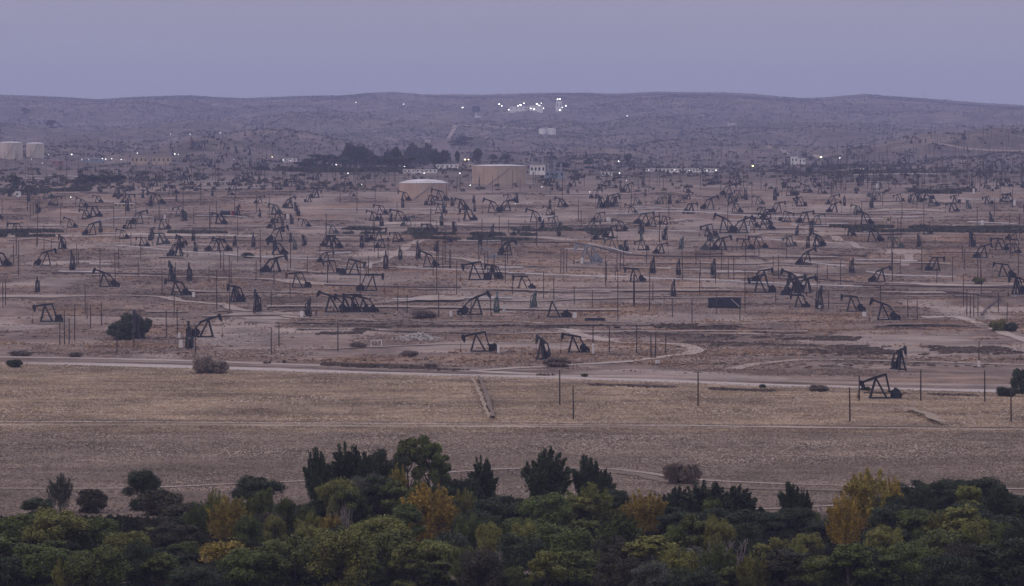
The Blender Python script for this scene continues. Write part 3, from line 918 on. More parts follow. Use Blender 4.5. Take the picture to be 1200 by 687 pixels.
FRONT = [("round", -10, 648, 85, 630, "lf_dark"), ("round", 50, 638, 95, 644, "lf_mid"), ("round", 112, 642, 91, 628, "lf_mid"),
         ("round", 165, 642, 76, 645, "lf_dark"), ("round", 225, 664, 76, 632, "lf_dark"), ("round", 290, 644, 85, 640, "lf_mid"),
         ("round", 345, 630, 91, 644, "lf_mid"), ("round", 400, 621, 91, 638, "lf_olive"), ("round", 455, 621, 91, 657, "lf_mid"),
         ("round", 508, 635, 76, 655, "lf_olive"), ("round", 560, 645, 66, 630, "lf_brown"), ("round", 612, 626, 76, 655, "lf_dark"),
         ("round", 668, 644, 91, 649, "lf_mid"), ("round", 725, 649, 66, 635, "lf_brown"), ("round", 765, 659, 60, 629, "lf_sage"),
         ("round", 815, 664, 72, 626, "lf_dark"), ("column", 790, 641, 47, 644, "lf_olive"), ("column", 885, 647, 43, 636, "lf_olive"), ("round", 905, 651, 66, 643, "lf_dark"),
         ("round", 955, 651, 76, 637, "lf_mid"), ("round", 1005, 641, 79, 639, "lf_dark"), ("round", 1060, 638, 85, 645, "lf_mid"),
         ("round", 1115, 650, 85, 625, "lf_dark"), ("round", 1165, 644, 85, 649, "lf_dark"), ("round", 1215, 630, 76, 634, "lf_mid")]
rt = random.Random(21)
ENX = [0, 60, 110, 150, 200, 230, 250, 270, 290, 320, 345, 370, 400, 430, 450, 480, 520, 540, 580, 620, 660, 690, 720, 735, 755, 775, 800, 830, 870, 900, 930, 960, 985, 1020, 1050, 1080, 1110, 1150, 1180, 1200]
ENY = [600, 597, 605, 612, 605, 590, 582, 590, 566, 564, 585, 568, 562, 560, 556, 548, 556, 566, 582, 578, 574, 570, 576, 590, 590, 590, 580, 574, 580, 600, 592, 602, 590, 572, 570, 566, 564, 562, 572, 580]
FILL = []
for px in range(-66, 1275, 22):
    FILL.append((rt.choice(["round", "tall", "tall", "swept", "column"]), px + rt.uniform(-8, 8), float(np.interp(px, ENX, ENY)) + rt.uniform(0, 18), rt.uniform(26, 40), rt.uniform(748, 768), rt.choice(["lf_dark", "lf_dark", "lf_mid", "lf_mid", "lf_olive"])))
for px in range(-80, 1280, 25):
    if 722 < px < 790 or 470 < px < 540 or 965 < px < 1035 or 238 < px < 292: continue
    MID.append((rt.choice(["round", "round", "tall", "swept"]), px + rt.uniform(-9, 9), float(np.interp(px, ENX, ENY)) + rt.uniform(26, 58), rt.uniform(34, 58), rt.uniform(680, 715), rt.choice(["lf_dark", "lf_mid", "lf_mid", "lf_olive"])))
for px in range(-85, 1290, 40):
    FRONT.append((rt.choice(["round", "tall", "tall", "column"]), px + rt.uniform(-14, 14), rt.uniform(628, 668), rt.uniform(38, 58), rt.uniform(625, 655), rt.choice(["lf_dark", "lf_mid", "lf_mid", "lf_olive", "lf_brown"])))
LEAFWORD = {"lf_dark": "dark green", "lf_mid": "green", "lf_olive": "olive green", "lf_yellow": "yellow", "lf_orange": "orange", "lf_sage": "grey-green",
            "lf_brown": "brownish", "bare": "leafless grey"}
KINDWORD = {"tall": "tall slender tree", "round": "round-crowned tree", "column": "upright tree", "swept": "feathery poplar", "bush": "shrub", "bare": "twiggy shrub"}
for row, rowname in ((FILL, "second line of the river wood"), (MID, "middle of the river wood"), (FRONT, "front edge of the river wood")):
    cnt = {}
    for a in sorted(row, key=lambda q: q[1]):
        kd = (a[0], a[5]); cnt[kd] = cnt.get(kd, 0) + 1
    tot = dict(cnt); cnt = {}
    for kind, px, yt, wp, Y, leaf in sorted(row, key=lambda q: q[1]):
        kd = (kind, leaf); cnt[kd] = cnt.get(kd, 0) + 1
        base = f"{LEAFWORD[leaf]} {KINDWORD[kind]}"
        lab = (f"only {base} in the {rowname}" if tot[kd] == 1 else f"{base}, {ORD[cnt[kd]-1]} such from the left, {rowname}")
        plant(kind, px, yt, wp, Y, leaf, lab, "shrub" if kind in ("bush", "bare") else "tree", group="trees of the river wood")

# bushes out on the open ground
def bush_at(px, ybase, w, h, leaf, label, kind="bush", cat="bush", name=None, group=None, variant=None):
    p = at(px, ybase)
    return plant(kind, px, 0, w, p[1], leaf, label, cat, name, group, variant, hpx=h)


bush_at(146, 398, 38, 22, "lf_dark", "wide dark bush hiding the foot of a pumpjack, lower half", variant=0)
bush_at(158, 397, 36, 29, "lf_dark", "tall dark bush hiding the foot of a pumpjack, peaked half", variant=1)
bush_at(238, 438, 24, 20, "lf_scrub", "grey-brown bush on the road's near shoulder, taller of the two", variant=2)
bush_at(256, 438, 24, 15, "lf_scrub", "grey-brown bush on the road's near shoulder, lower of the two", variant=0)
bush_at(16, 431, 20, 10, "lf_dark", "small dark bush on the near road shoulder by view's edge", variant=1)
bush_at(24, 417, 26, 6, "lf_scrub", "low brown bush beyond the road by view's edge", variant=2)
bush_at(88, 418.5, 15, 6, "lf_scrub", "low tuft-like bush beyond the road under the four poles", variant=0)
bush_at(790, 567, 28, 25, "lf_scrub", "open brown bush on the meadow track, wider half", variant=1)
bush_at(809, 568, 24, 24, "lf_scrub", "open brown bush on the meadow track, narrower half", variant=2)
bush_at(653, 430, 30, 12, "lf_scrub", "round brown bush beside the head-on pumpjack behind the road", variant=0)
bush_at(1170, 388, 18, 14, "lf_olive", "bright green bush on the dirt ramp", variant=1)
bush_at(1184, 388, 18, 10, "lf_dark", "darker low bush joined to the bright green one on the ramp", variant=2)
bush_at(1196, 462, 20, 30, "lf_dark", "tall blackish bush at the road by view's edge", variant=0)
bush_at(1180, 465, 24, 12, "lf_dark", "low dark bush beside the tall blackish one", variant=1)
bush_at(960, 459, 22, 8, "lf_scrub", "low grey bush on the road shoulder near the meadow pumpjack", variant=2)
bush_at(1015, 458, 12, 5, "lf_dark", "small dark bush under the meadow pumpjack's head", variant=0)
bush_at(685, 441.5, 9, 4, "lf_mid", "tiny green bush on the road edge", variant=1)
bush_at(894, 455, 8, 5, "lf_dark", "tiny dark bush on the road's near edge", variant=1)
bush_at(1147, 333, 14, 8, "lf_mid", "green bush among wells on the far ramp side", variant=1)
bush_at(290, 302, 14, 6, "lf_dark", "dark bush beside the long pale pipeline", variant=0)
bush_at(420, 408, 18, 7, "lf_scrub", "low brown bush by the white pipe frame", variant=2)
bush_at(480, 418, 22, 7, "lf_scrub", "low heap-shaped brown bush behind the road", variant=1)
bush_at(497, 372, 28, 8, "lf_scrub", "low spreading bush before the pale pipe yard", variant=0)
bush_at(505, 431, 16, 5, "lf_scrub", "small brown bush at the track edge under the meadow ditch", variant=0)
# far groves
GROVE = [(364, 197, 20, 11, "far"), (398, 198, 22, 15, "far"), (440, 198, 22, 15, "far"), (475, 198, 24, 15, "far"), (516, 196, 18, 13, "far"), (455, 197, 10, 22, "spire"), (478, 196, 10, 22, "spire"), (404, 197, 9, 22, "spire"), (372, 195, 24, 14, "far"), (386, 197, 18, 16, "far"), (410, 197, 13, 29, "spire"), (418, 197, 14, 26, "spire"), (426, 197, 16, 25, "spire"),
         (434, 196, 12, 20, "spire"), (446, 199, 20, 14, "far"), (456, 199, 16, 16, "far"), (464, 198, 15, 25, "spire"), (484, 195, 14, 27, "spire"),
         (492, 195, 16, 21, "spire"), (501, 194, 14, 26, "spire"), (510, 194, 12, 19, "spire"), (522, 192, 10, 16, "spire"), (536, 191, 6, 14, "spire"), (560, 190, 9, 16, "spire"),
         (578, 190, 8, 9, "far"), (593, 190, 10, 9, "far"), (545, 168, 20, 9, "far"), (533, 170, 14, 6, "far"), 
         (690, 197, 10, 12, "far"), (736, 194, 9, 14, "far"), (17, 221, 13, 16, "far"), (105, 215, 24, 10, "far"), (125, 214, 22, 9, "far"), (140, 213, 16, 8, "far"),
         (93, 216, 14, 8, "far"), (355, 198, 26, 8, "far"), (660, 200, 16, 10, "far"), (61, 150, 12, 9, "far"), (1005, 205, 12, 7, "far"), (948, 206, 8, 10, "far"), (30, 133, 10, 7, "far")]
for i, (px, yb, w, h, kd) in enumerate(sorted(GROVE)):
    p = at(px, yb)
    zone = "central grove" if 360 < px < 530 and yb > 180 else ("left-hand thickets" if px < 360 else ("hillside" if yb < 180 else "plant yard"))
    plant(kd, px, 0, w, p[1], "lf_dark", f"distant dark {'pointed' if kd == 'spire' else 'rounded'} tree, {ORD[i]} from the left of the far trees, {zone}", "tree", None, "far trees", None, hpx=h)


# ------------------------------------------------------------------ pumpjacks
AX, AZ = 2.4, 6.3                # bearing on top of the samson post
CX, CZ = -2.3, 2.0               # crank shaft


def pj_tilted(tilt):
    """parts that move with the stroke: beam, head, pitman arms, cranks, bridle"""
    t = R(tilt); c, s = math.cos(t), math.sin(t)

    def rot(x, z):
        return (AX + x * c - z * s, AZ + x * s + z * c)
    P = {}
    b = MB()
    b.prism([rot(-3.2, .0), rot(3.9, .02), rot(3.9, .6), rot(0, .85), rot(-3.2, .6)], -.25, .25)
    P["walking_beam"] = b
    h = MB()
    arc = [rot(4.55 * math.cos(R(a)), 4.55 * math.sin(R(a))) for a in (-27, -18, -9, 0, 7, 12)]
    inner = [rot(3.9, 1.1), rot(3.5, .85), rot(3.3, 0.0), rot(3.5, -1.2)]
    h.prism(arc + inner, -.32, .32)
    P["horse_head"] = h
    tail = rot(-2.9, .1)
    ca = R(95 + tilt * 3.4) if True else 0
    pin = (CX + 1.15 * math.cos(ca), CZ - 1.15 * math.sin(ca) * (1 if tilt > 0 else -1) * (0.2 + abs(tilt) / 28))
    P["equalizer"] = MB().box(tail[0] - .18, tail[0] + .18, -.95, .95, tail[1] - .22, tail[1] + .15)
    for k, sy in enumerate((-.85, .85)):
        P[f"pitman_arm{k}"] = MB().beam((tail[0], sy, tail[1]), (pin[0], sy, pin[1]), .3, .36)
        d = math.atan2(pin[1] - CZ, pin[0] - CX)
        cr = MB().beam((CX, sy * .8, CZ), (CX + 1.5 * math.cos(d), sy * .8, CZ + 1.5 * math.sin(d)), .18, .5)
        P[f"crank{k}"] = cr
        d2 = d + math.pi * 0.9
        n = 9
        poly = [(CX + .35 * math.cos(d2 + math.pi), CZ + .35 * math.sin(d2 + math.pi))]
        poly += [(CX + 1.75 * math.cos(d2 - 1.45 + 2.9 * i / n), max(.66, CZ + 1.6 * math.sin(d2 - 1.45 + 2.9 * i / n))) for i in range(n + 1)]
        P[f"counterweight{k}"] = MB().prism(poly, sy * .8 - .2 + (.24 if sy > 0 else -.24), sy * .8 + .2 + (.24 if sy > 0 else -.24))
    tip = rot(4.55 * math.cos(R(-27)), 4.55 * math.sin(R(-27)))
    fx = AX + 4.6
    br = MB()
    for sy in (-.14, .14):
        br.tube([(fx, sy, 2.6), (fx, sy, max(tip[1], 3.0) + .6)], [.045, .045], 5)
    br.box(fx - .16, fx + .16, -.28, .28, 2.45, 2.6)
    br.tube([(fx, 0, 1.3), (fx, 0, 2.5)], [.06, .06], 6)
    P["bridle"] = br
    return P


def pj_fixed():
    P = {}
    P["foundation"] = MB().box(-4.6, 4.3, -1.25, 1.25, -.6, .22)
    sk = MB()
    for y in (-.85, .85):
        sk.box(-4.4, 4.1, y - .16, y + .16, .22, .62)
    for x in (-4.2, -2.6, -.8, 1.2, 3.4):
        sk.box(x - .15, x + .15, -.69, .69, .24, .56)
    P["skid"] = sk
    po = MB()
    for y in (-1, 1):
        po.beam((3.8, y * .95, .6), (AX + .05, y * .28, AZ - .1), .48, .48)
        po.beam((-.35, y * .85, .6), (AX - .25, y * .24, AZ - .25), .42, .42)
    for t in (.3, .62):
        x = 3.8 + (AX - 3.8) * t; z = .6 + (AZ - .7) * t; y = .95 + (.28 - .95) * t
        po.beam((x, -y, z), (x, y, z), .14, .14)
    P["samson_post"] = po
    P["saddle_bearing"] = MB().box(AX - .4, AX + .4, -.42, .42, AZ - .2, AZ + .12)
    la = MB()
    for y in (-.18, .18):
        la.beam((4.1, y, .62), (AX + .42, y, AZ - .3), .06, .06)
    for k in range(10):
        t = (k + .5) / 10
        la.beam((4.1 + (AX + .42 - 4.1) * t, -.18, .62 + (AZ - .92) * t), (4.1 + (AX + .42 - 4.1) * t, .18, .62 + (AZ - .92) * t), .05, .05)
    P["ladder"] = la
    g = MB(); g.prism([(CX - .9, .62), (CX + .9, .62), (CX + .75, 2.4), (CX + .35, 2.75), (CX - .35, 2.75), (CX - .75, 2.4)], -.46, .46)
    P["gearbox"] = g
    mo = MB(); mo.tube([(-4.0, -.55, 1.35), (-4.0, .25, 1.35)], [.48, .48], 10)
    mo.box(-4.35, -3.65, -.5, .2, .62, .92)
    P["motor"] = mo
    bg_ = MB()
    poly = [(CX + .85 * math.cos(R(a)), CZ + .2 + .85 * math.sin(R(a))) for a in (-80, -40, 0, 40, 80, 110)]
    poly += [(-4.0 + .55 * math.cos(R(a)), 1.35 + .55 * math.sin(R(a))) for a in (110, 150, 190, 230, 270)]
    bg_.prism(poly, .28, .46)
    P["belt_guard"] = bg_
    wx = AX + 4.6
    wh = MB(); wh.tube([(wx, 0, -.3), (wx, 0, .3), (wx, 0, .31), (wx, 0, 1.35)], [.34, .34, .2, .18], 8)
    wh.beam((wx - .65, 0, .8), (wx + .65, 0, .8), .16, .16)
    P["wellhead"] = wh
    vl = MB(); vl.tube([(wx, -.05, 1.05), (wx, -.5, 1.05)], [.09, .09], 6); vl.tube([(wx, -.5, 1.05), (wx, -.55, 1.05)], [.24, .24], 8)
    P["valve"] = vl
    return P


PJ_FIX_MB = pj_fixed()
PJ_FIX = {k: v.mesh(k) for k, v in PJ_FIX_MB.items()}
PJ_TILT = {}
PJ_ONE = {}


def pj_tilt_meshes(t):
    if t not in PJ_TILT:
        mbs = pj_tilted(t)
        PJ_TILT[t] = (mbs, {k: v.mesh(k.rstrip("01")) for k, v in mbs.items()})
    return PJ_TILT[t]


PV = random.Random(15)


def pumpjack(px, yb, deg, tilt, label, s=1.0, col="steel", group=None, beam=True, detail=True, head=None):
    p = at(px, yb)
    z = p[2] + 0.05
    if not detail:
        key = (tilt, beam)
        if key not in PJ_ONE:
            b = MB()
            for k, v in list(PJ_FIX_MB.items()) + list(pj_tilt_meshes(tilt)[0].items()):
                if k not in ("valve", "ladder"):
                    b.merge(v)
            PJ_ONE[key] = b.mesh("pumpjack")
        o = obj("pumpjack", PJ_ONE[key], M[col], None, (p[0], p[1], z), R(deg), s)
        return tag(o, label, "pumpjack", group)
    t = thing("pumpjack", label, "pumpjack", (p[0], p[1], z), R(deg), s, group)
    t.scale = (s * PV.uniform(.92, 1.08), s, s * PV.uniform(.9, 1.08))
    st = M[col]
    mt = pj_tilt_meshes(tilt)[1]
    parts = {}
    for k in ("foundation", "skid", "samson_post", "saddle_bearing", "ladder", "gearbox", "motor", "belt_guard", "wellhead"):
        parts[k] = obj(k, PJ_FIX[k], M["concrete"] if k == "foundation" else M["rust"] if k == "wellhead" else st, t)
    obj("valve", PJ_FIX["valve"], M["rust"], parts["wellhead"])
    for k in ("crank0", "crank1"):
        c = obj("crank", mt[k], st, t)
        obj("counterweight", mt["counterweight" + k[-1]], st, c)
    if beam:
        for k in ("walking_beam", "horse_head", "equalizer", "pitman_arm0", "pitman_arm1"):
            obj(k.rstrip("01"), mt[k], M[head] if head and k == "horse_head" else st, t)
        obj("bridle", mt["bridle"], M["rod"], t)
    return t


# (x, y of the skid, heading: 0 = head to the right, 180 = to the left, 270 = towards the viewer, stroke, words that single it out, scale, colour)
PJ = [
    (1037, 468, 180, -22, "pumpjack alone in the dry meadow in front of the road", 1.0, "steel"),
    (1052, 434, 285, 14, "pumpjack seen end-on just behind the road, above the meadow pumpjack", 1.05, "steel"),
    (567, 413, 180, -14, "pumpjack with lowered head behind the road, facing the pale rubble heap", 1.08, "steel"),
    (638, 422, 248, 18, "narrow pumpjack seen nearly end-on next to the round brown bush", 1.02, "steel"),
    (678, 414, 188, 8, "squat pumpjack with dipped beam between brown bush and white cabinet", 0.85, "steel"),
    (222, 409, 272, 14, "pumpjack seen end-on with a white cabinet at its foot, behind the road", 1.3, "steel"),
    (236, 396, 12, 20, "pumpjack with raised head behind the end-on one, facing the pale pad", 1.1, "steel"),
    (60, 378, 180, -8, "pumpjack with level beam just before the group of four poles", 1.15, "steel"),
    (163, 398, 262, 18, "pumpjack whose foot is hidden by the big dark bush", 1.25, "steel"),
    (655, 373, 180, 0, "pumpjack without a beam, only its bare A-frame and cranks standing", 1.15, "steel"),
    (551, 370, 2, 24, "pumpjack with high raised head beside the pale pipe yard", 1.18, "steel"),
    (582, 367, 88, 14, "greenish pumpjack seen from behind, next to the one with high raised head", 1.1, "steel_green"),
    (625, 361, 80, 14, "green pumpjack seen from behind, uphill of the bare A-frame", 1.0, "steel_green"),
    (1041, 376, 180, 20, "pumpjack with raised head and long bridle on the slope below the dirt ramp", 1.12, "steel"),
    (1003, 366, 182, 4, "pumpjack with level beam beside a white cabinet, uphill of the slope pumpjack", 0.95, "steel"),
    (960, 363, 272, 14, "tall narrow pumpjack seen end-on with white box at its foot", 1.3, "steel"),
    (940, 361, 190, 0, "low squat pumpjack in front of the cluster of three", 0.75, "steel"),
    (927, 347, 330, 14, "front pumpjack of the tangled cluster of three", 1.15, "steel"),
    (941, 344, 20, 14, "middle pumpjack of the tangled cluster of three", 1.1, "steel"),
    (931, 340, 200, 20, "rear pumpjack of the tangled cluster of three", 1.1, "steel"),
    (896, 344, 182, -14, "lower pumpjack with dropped head of the two beside the tangled cluster", 1.15, "steel"),
    (890, 333, 10, 8, "upper pumpjack of the two beside the tangled cluster", 1.0, "steel"),
    (395, 367, 185, 22, "leftmost pumpjack of the tight group of four, head high", 1.2, "steel"),
    (410, 366, 200, 8, "second pumpjack of the tight group of four, beam foreshortened", 1.1, "steel"),
    (422, 367, 180, 0, "third pumpjack of the tight group of four", 1.1, "steel"),
    (432, 367, 175, 14, "rightmost pumpjack of the tight group of four, grey guard behind", 1.0, "steel"),
    (361, 371, 280, 14, "pumpjack seen end-on with white box, standing apart before the tight group", 1.05, "steel"),
    (302, 366, 265, 20, "pumpjack seen end-on above the pale pad with high horse head", 1.2, "steel"),
    (279, 355, 235, 8, "pumpjack turned half away, uphill of the pale pad", 1.15, "steel"),
    (128, 337, 180, 22, "pumpjack with raised head standing clear between bush and end-on pair", 1.1, "steel"),
    (212, 347, 175, 8, "pumpjack with bare leaning post beside a small white box", 1.05, "steel"),
    (222, 330, 272, 20, "right one of the end-on pair on the rise", 1.2, "steel"),
    (202, 329, 262, 20, "left one of the end-on pair on the rise", 1.1, "steel"),
    (44, 343, 275, 14, "thin pumpjack seen end-on near the edge of view", 1.0, "steel"),
    (353, 338, 182, -4, "pumpjack with a rusty horse head and level beam", 1.1, "steel"),
    (430, 342, 2, 0, "pumpjack with level beam uphill of the tight group of four", 1.1, "steel"),
    (410, 323, 358, -14, "pumpjack with lowered head above the rusty-headed one", 1.15, "steel"),
    (391, 321, 185, -8, "humped pumpjack next to the one with lowered head", 0.9, "steel"),
    (317, 320, 20, 14, "pumpjack with raised beam beside the pipeline bend", 1.2, "steel"),
    (452, 316, 272, 14, "end-on pumpjack at the edge of the pale clearing", 1.2, "steel"),
    (469, 305, 270, 14, "slender end-on pumpjack inside the pale clearing", 1.0, "steel"),
    (505, 314, 182, 20, "pumpjack with bent beam beside the row of thin poles", 1.05, "steel"),
    (490, 304, 268, 20, "tall end-on pumpjack behind the one with bent beam", 1.15, "steel"),
    (562, 329, 182, -12, "wide dark pumpjack with lowered head by the long pipe", 1.25, "steel"),
    (581, 328, 225, 8, "pumpjack turned half away next to the wide dark one", 1.1, "steel"),
    (617, 340, 182, 0, "pumpjack with level beam just uphill of the green one", 1.05, "steel"),
    (747, 331, 182, 4, "pumpjack behind the thickest pole", 0.95, "steel"),
    (765, 321, 272, 14, "end-on pumpjack, first of three along the upper pipeline", 1.15, "steel"),
    (795, 323, 272, 14, "end-on pumpjack, second of three along the upper pipeline", 1.0, "steel"),
    (836, 323, 272, 14, "end-on pumpjack, third of three along the upper pipeline", 1.1, "steel"),
    (789, 348, 272, 14, "small end-on pumpjack uphill of the dark rectangular tank", 0.95, "steel"),
    (693, 309, 200, 4, "pale grey pumpjack standing on its own concrete slab", 1.3, "steel_grey"),
    (942, 311, 5, 24, "pumpjack with raised head at the end of a pale pipe", 1.05, "steel"),
    (998, 321, 272, 14, "end-on pumpjack beyond the end of the pale pipe", 1.05, "steel"),
    (1028, 331, 5, 22, "pumpjack with raised head behind the straight pale pipe", 1.0, "steel"),
    (1093, 318, 5, 0, "pumpjack with level beam above the straight pale pipe", 0.95, "steel"),
    (1149, 303, 5, 14, "pumpjack with raised beam on the far slope", 0.95, "steel"),
    (1180, 325, 182, 8, "humped pumpjack near the green bush", 1.0, "steel"),
    (1196, 346, 220, 8, "dark pumpjack cut by the edge of view above the ramp", 1.2, "steel"),
    (842, 294, 340, 14, "pumpjack standing on the bank corner", 1.1, "steel"),
    (876, 293, 182, 4, "pumpjack with low beam, first of the pair on the bank", 0.95, "steel"),
    (891, 292, 182, 0, "pumpjack with low beam, second of the pair on the bank", 0.95, "steel"),
    (853, 274, 182, 22, "big pumpjack with raised head crossing its neighbour's beam", 1.35, "steel"),
    (866, 274, 2, 22, "big pumpjack crossing beams with its neighbour, dark and wide", 1.3, "steel"),
    (899, 270, 170, 8, "pumpjack right behind the crossing pair", 1.1, "steel"),
    (941, 262, 5, 8, "pumpjack with a broad base up the field road", 1.1, "steel"),
    (1026, 284, 182, 8, "pumpjack at the bend of the far dirt track", 1.1, "steel"),
    (1140, 290, 250, 8, "pumpjack before the dark scrub band, turned away", 1.1, "steel"),
    (1174, 294, 182, 0, "low pumpjack near the far edge of view", 0.95, "steel"),
    (1016, 264, 182, 14, "pumpjack behind the track bend, head raised", 1.1, "steel"),
    (50, 312, 3, 14, "pumpjack with raised head at the edge of the pond-grey ground", 1.1, "steel"),
    (85, 317, 272, 20, "end-on pumpjack beside the pond-grey ground", 1.2, "steel"),
    (3, 313, 200, 8, "dark hump of a pumpjack cut by the edge of view", 1.1, "steel"),
    (205, 301, 330, 14, "pumpjack at the pipeline's upper end", 1.1, "steel"),
    (212, 291, 250, 8, "pumpjack turned away behind the pipeline's upper end", 1.0, "steel"),
    (249, 295, 2, 8, "first of two pumpjacks side by side on the pipeline bank", 1.0, "steel"),
    (263, 295, 178, 14, "second of two pumpjacks side by side on the pipeline bank", 1.0, "steel"),
    (297, 290, 272, 14, "end-on pumpjack behind the pipeline bank", 1.0, "steel"),
    (328, 299, 200, 14, "pumpjack uphill of the pipeline bend", 1.0, "steel"),
    (322, 284, 3, 14, "pumpjack with long raised beam behind the bend", 1.1, "steel"),
    (379, 308, 10, 8, "small pumpjack above the humped one", 0.8, "steel"),
    (424, 291, 272, 0, "broad end-on pumpjack before the long scrub band", 1.1, "steel"),
    (440, 283, 3, 0, "pumpjack with blue-grey motor house before the scrub band", 1.0, "steel"),
    (592, 300, 3, 14, "pumpjack on rusty ground left of the poles", 1.0, "steel"),
    (574, 303, 182, 4, "pale small pumpjack beside the one on rusty ground", 0.8, "steel_grey"),
    (105, 276, 3, 14, "pumpjack with raised beam at the end of the hedge", 1.05, "steel"),
    (160, 263, 3, 14, "pumpjack with raised beam below the tan flat building", 1.1, "steel"),
    (186, 240, 182, 14, "pumpjack right of the tan flat building", 1.1, "steel"),
    (629, 261, 182, 16, "pumpjack with raised head on the bare rise", 1.05, "steel"),
    (655, 277, 272, 14, "end-on pumpjack before the scrub on the bare rise", 1.0, "steel"),
    (471, 260, 182, 14, "wide pumpjack left of the road to the tan tanks", 1.1, "steel"),
    (518, 236, 182, 14, "pumpjack standing against the pink tan tank, head at the rim", 1.2, "steel"),
    (490, 232, 272, 14, "end-on pumpjack standing against the pink tan tank", 1.1, "steel"),
    (472, 244, 272, 14, "end-on pumpjack in front of the pink tan tank", 1.0, "steel"),
    (551, 259, 200, 0, "dark low pumpjack between the tan tanks", 1.1, "steel"),
    (580, 250, 182, 20, "pumpjack with pale raised beam before the tan tank", 1.2, "steel"),
    (591, 248, 10, 14, "pumpjack crossing the one with pale raised beam", 1.1, "steel"),
    (705, 244, 240, 14, "first of three bunched pumpjacks on the far flat", 1.1, "steel"),
    (712, 244, 270, 8, "second of three bunched pumpjacks on the far flat", 1.1, "steel"),
    (719, 243, 310, 8, "third of three bunched pumpjacks on the far flat", 1.1, "steel"),
    (752, 263, 3, 8, "pumpjack with low beam below the bunched three", 1.1, "steel"),
    (829, 246, 3, 20, "pumpjack with raised beam left of the crossing pair", 1.1, "steel"),
    (851, 229, 3, 14, "pumpjack with raised head below the long white shed", 1.1, "steel"),
    (864, 250, 170, 8, "pumpjack directly uphill of the crossing pair", 1.0, "steel"),
    (908, 235, 272, 14, "end-on pumpjack on the far flat below the yellow lamp", 1.1, "steel"),
    (909, 250, 3, 8, "pumpjack with pale guard under the end-on one", 1.0, "steel"),
]
for (px, yb, deg, tilt, words_, s, col) in PJ:
    if col == "steel" and not words_.startswith(("dark", "big", "narrow", "squat", "low", "tall", "thin", "wide", "small", "slender", "humped", "broad", "end-on")):
        words_ = "dark " + words_ if not words_.split()[0] in ("front", "middle", "rear", "upper", "lower", "second", "third", "first", "leftmost", "rightmost", "left", "right") else words_
    pumpjack(px, yb, deg, tilt, words_, s, col, "pumpjacks of the oil field", beam="without a beam" not in words_,
             head="rust" if "rusty horse head" in words_ else None)

LANDMARKS = [("the domed pink tan tank", 496, 232), ("the flat brown-tan tank", 585, 215), ("the cream tanks", 25, 187), ("the tan flat-roofed building", 145, 243), ("the red-cabbed truck", 267, 252),
             ("the dark central grove", 440, 197), ("the long dark scrub band", 540, 275), ("the bunched three pumpjacks", 712, 243), ("the long white sheds", 800, 202), ("the crossing pumpjack pair", 860, 272),
             ("the white plant block", 935, 192), ("the tan cube hut", 1041, 260), ("the hazy white box under the hills", 1141, 227), ("the dark hedge at the view's edge", 30, 274), ("the pale grey pumpjack", 693, 307),
             ("the pipeline bend", 320, 303), ("the pale clearing", 460, 298), ("the far track bend", 1026, 284), ("the twin tan sheds", 176, 193), ("the far edge of the straight pale pipe", 1120, 320), ("the upper pipeline's end", 897, 308),
             ("the dark rectangular tank", 849, 355), ("the four tight poles", 79, 390), ("the tight group of four pumpjacks", 412, 360)]


def outward_labels(items, base):
    """label each thing by its order outward from the landmark beside it"""
    by = {}
    for o, px, py in items:
        n, d = min(((nm, math.hypot(px - x, 2.5 * (py - y))) for nm, x, y in LANDMARKS), key=lambda q: q[1])
        by.setdefault(n, []).append((d, o))
    for n, lst in by.items():
        for i, (d, o) in enumerate(sorted(lst, key=lambda q: q[0])):
            o["label"] = f"{base}, {ORD[i]} out from {n}"


far_pj = []
# smaller wells scattered over the far field: too far to show their parts
placed = [(a[0], a[1]) for a in PJ]
BLOCK = [(440, 190, 630, 234), (-20, 160, 200, 200)]
rp = random.Random(5)
nfar = 0
while nfar < 185:
    yb = 206 + (rp.random() ** 1.25) * 92
    px = rp.uniform(-15, 1215)
    if any(a < px < c and b < yb < d for a, b, c, d in BLOCK):
        continue
    if any(abs(px - q[0]) < 9 and abs(yb - q[1]) < 4.5 for q in placed):
        continue
    placed.append((px, yb)); nfar += 1
    deg = rp.choice([0, 180, 180, 270, 270, 90, 200, 340]) + rp.uniform(-15, 15)
    o = pumpjack(px, yb, deg, rp.choice([-14, 0, 8, 14, 20]), "small distant dark pumpjack scattered over the hazy far field", rp.uniform(0.7, 1.0), rp.choice(["steel", "steel", "steel", "steel", "steel_green", "steel"]),
             "small distant pumpjacks", detail=False)
    far_pj.append((o, px, yb))
outward_labels(far_pj, "small hazy pumpjack")


rq = random.Random(99)
cl_ = MB()
for w_i in range(420):
    yb = 196 + rq.random() ** 1.3 * 44 if w_i < 170 else rq.uniform(122, 200); px = rq.uniform(-10, 1210)
    if any(a < px < c and b < yb < d for a, b, c, d in BLOCK): continue
    p = at(px, yb); an = R(rq.choice([0, 180, 200, 270, 90, 340]) + rq.uniform(-15, 15)); sc_ = rq.uniform(.6, .95) if w_i < 170 else rq.uniform(.9, 1.3)
    src = pj_tilt_meshes(rq.choice([-14, 0, 8, 14, 20]))[0]
    one = MB()
    for q in (("skid", "samson_post", "gearbox", "motor") if w_i < 170 else ("samson_post", "gearbox")): one.merge(PJ_FIX_MB[q])
    for q in ("walking_beam", "horse_head", "pitman_arm0", "counterweight0", "counterweight1"): one.merge(src[q])
    ca_, sa_ = math.cos(an) * sc_, math.sin(an) * sc_
    one.v = [(p[0] + x * ca_ - y * sa_, p[1] + x * sa_ + y * ca_, p[2] + z * sc_) for x, y, z in one.v]
    cl_.merge(one)
o = obj("distant_well_clutter", cl_.mesh("distant_well_clutter"), M["steel"])
o["kind"] = "stuff"; o["label"] = "tiny hazy pumpjacks crowding the far edge of the field"; o["category"] = "pumpjacks"
cl_ = MB()
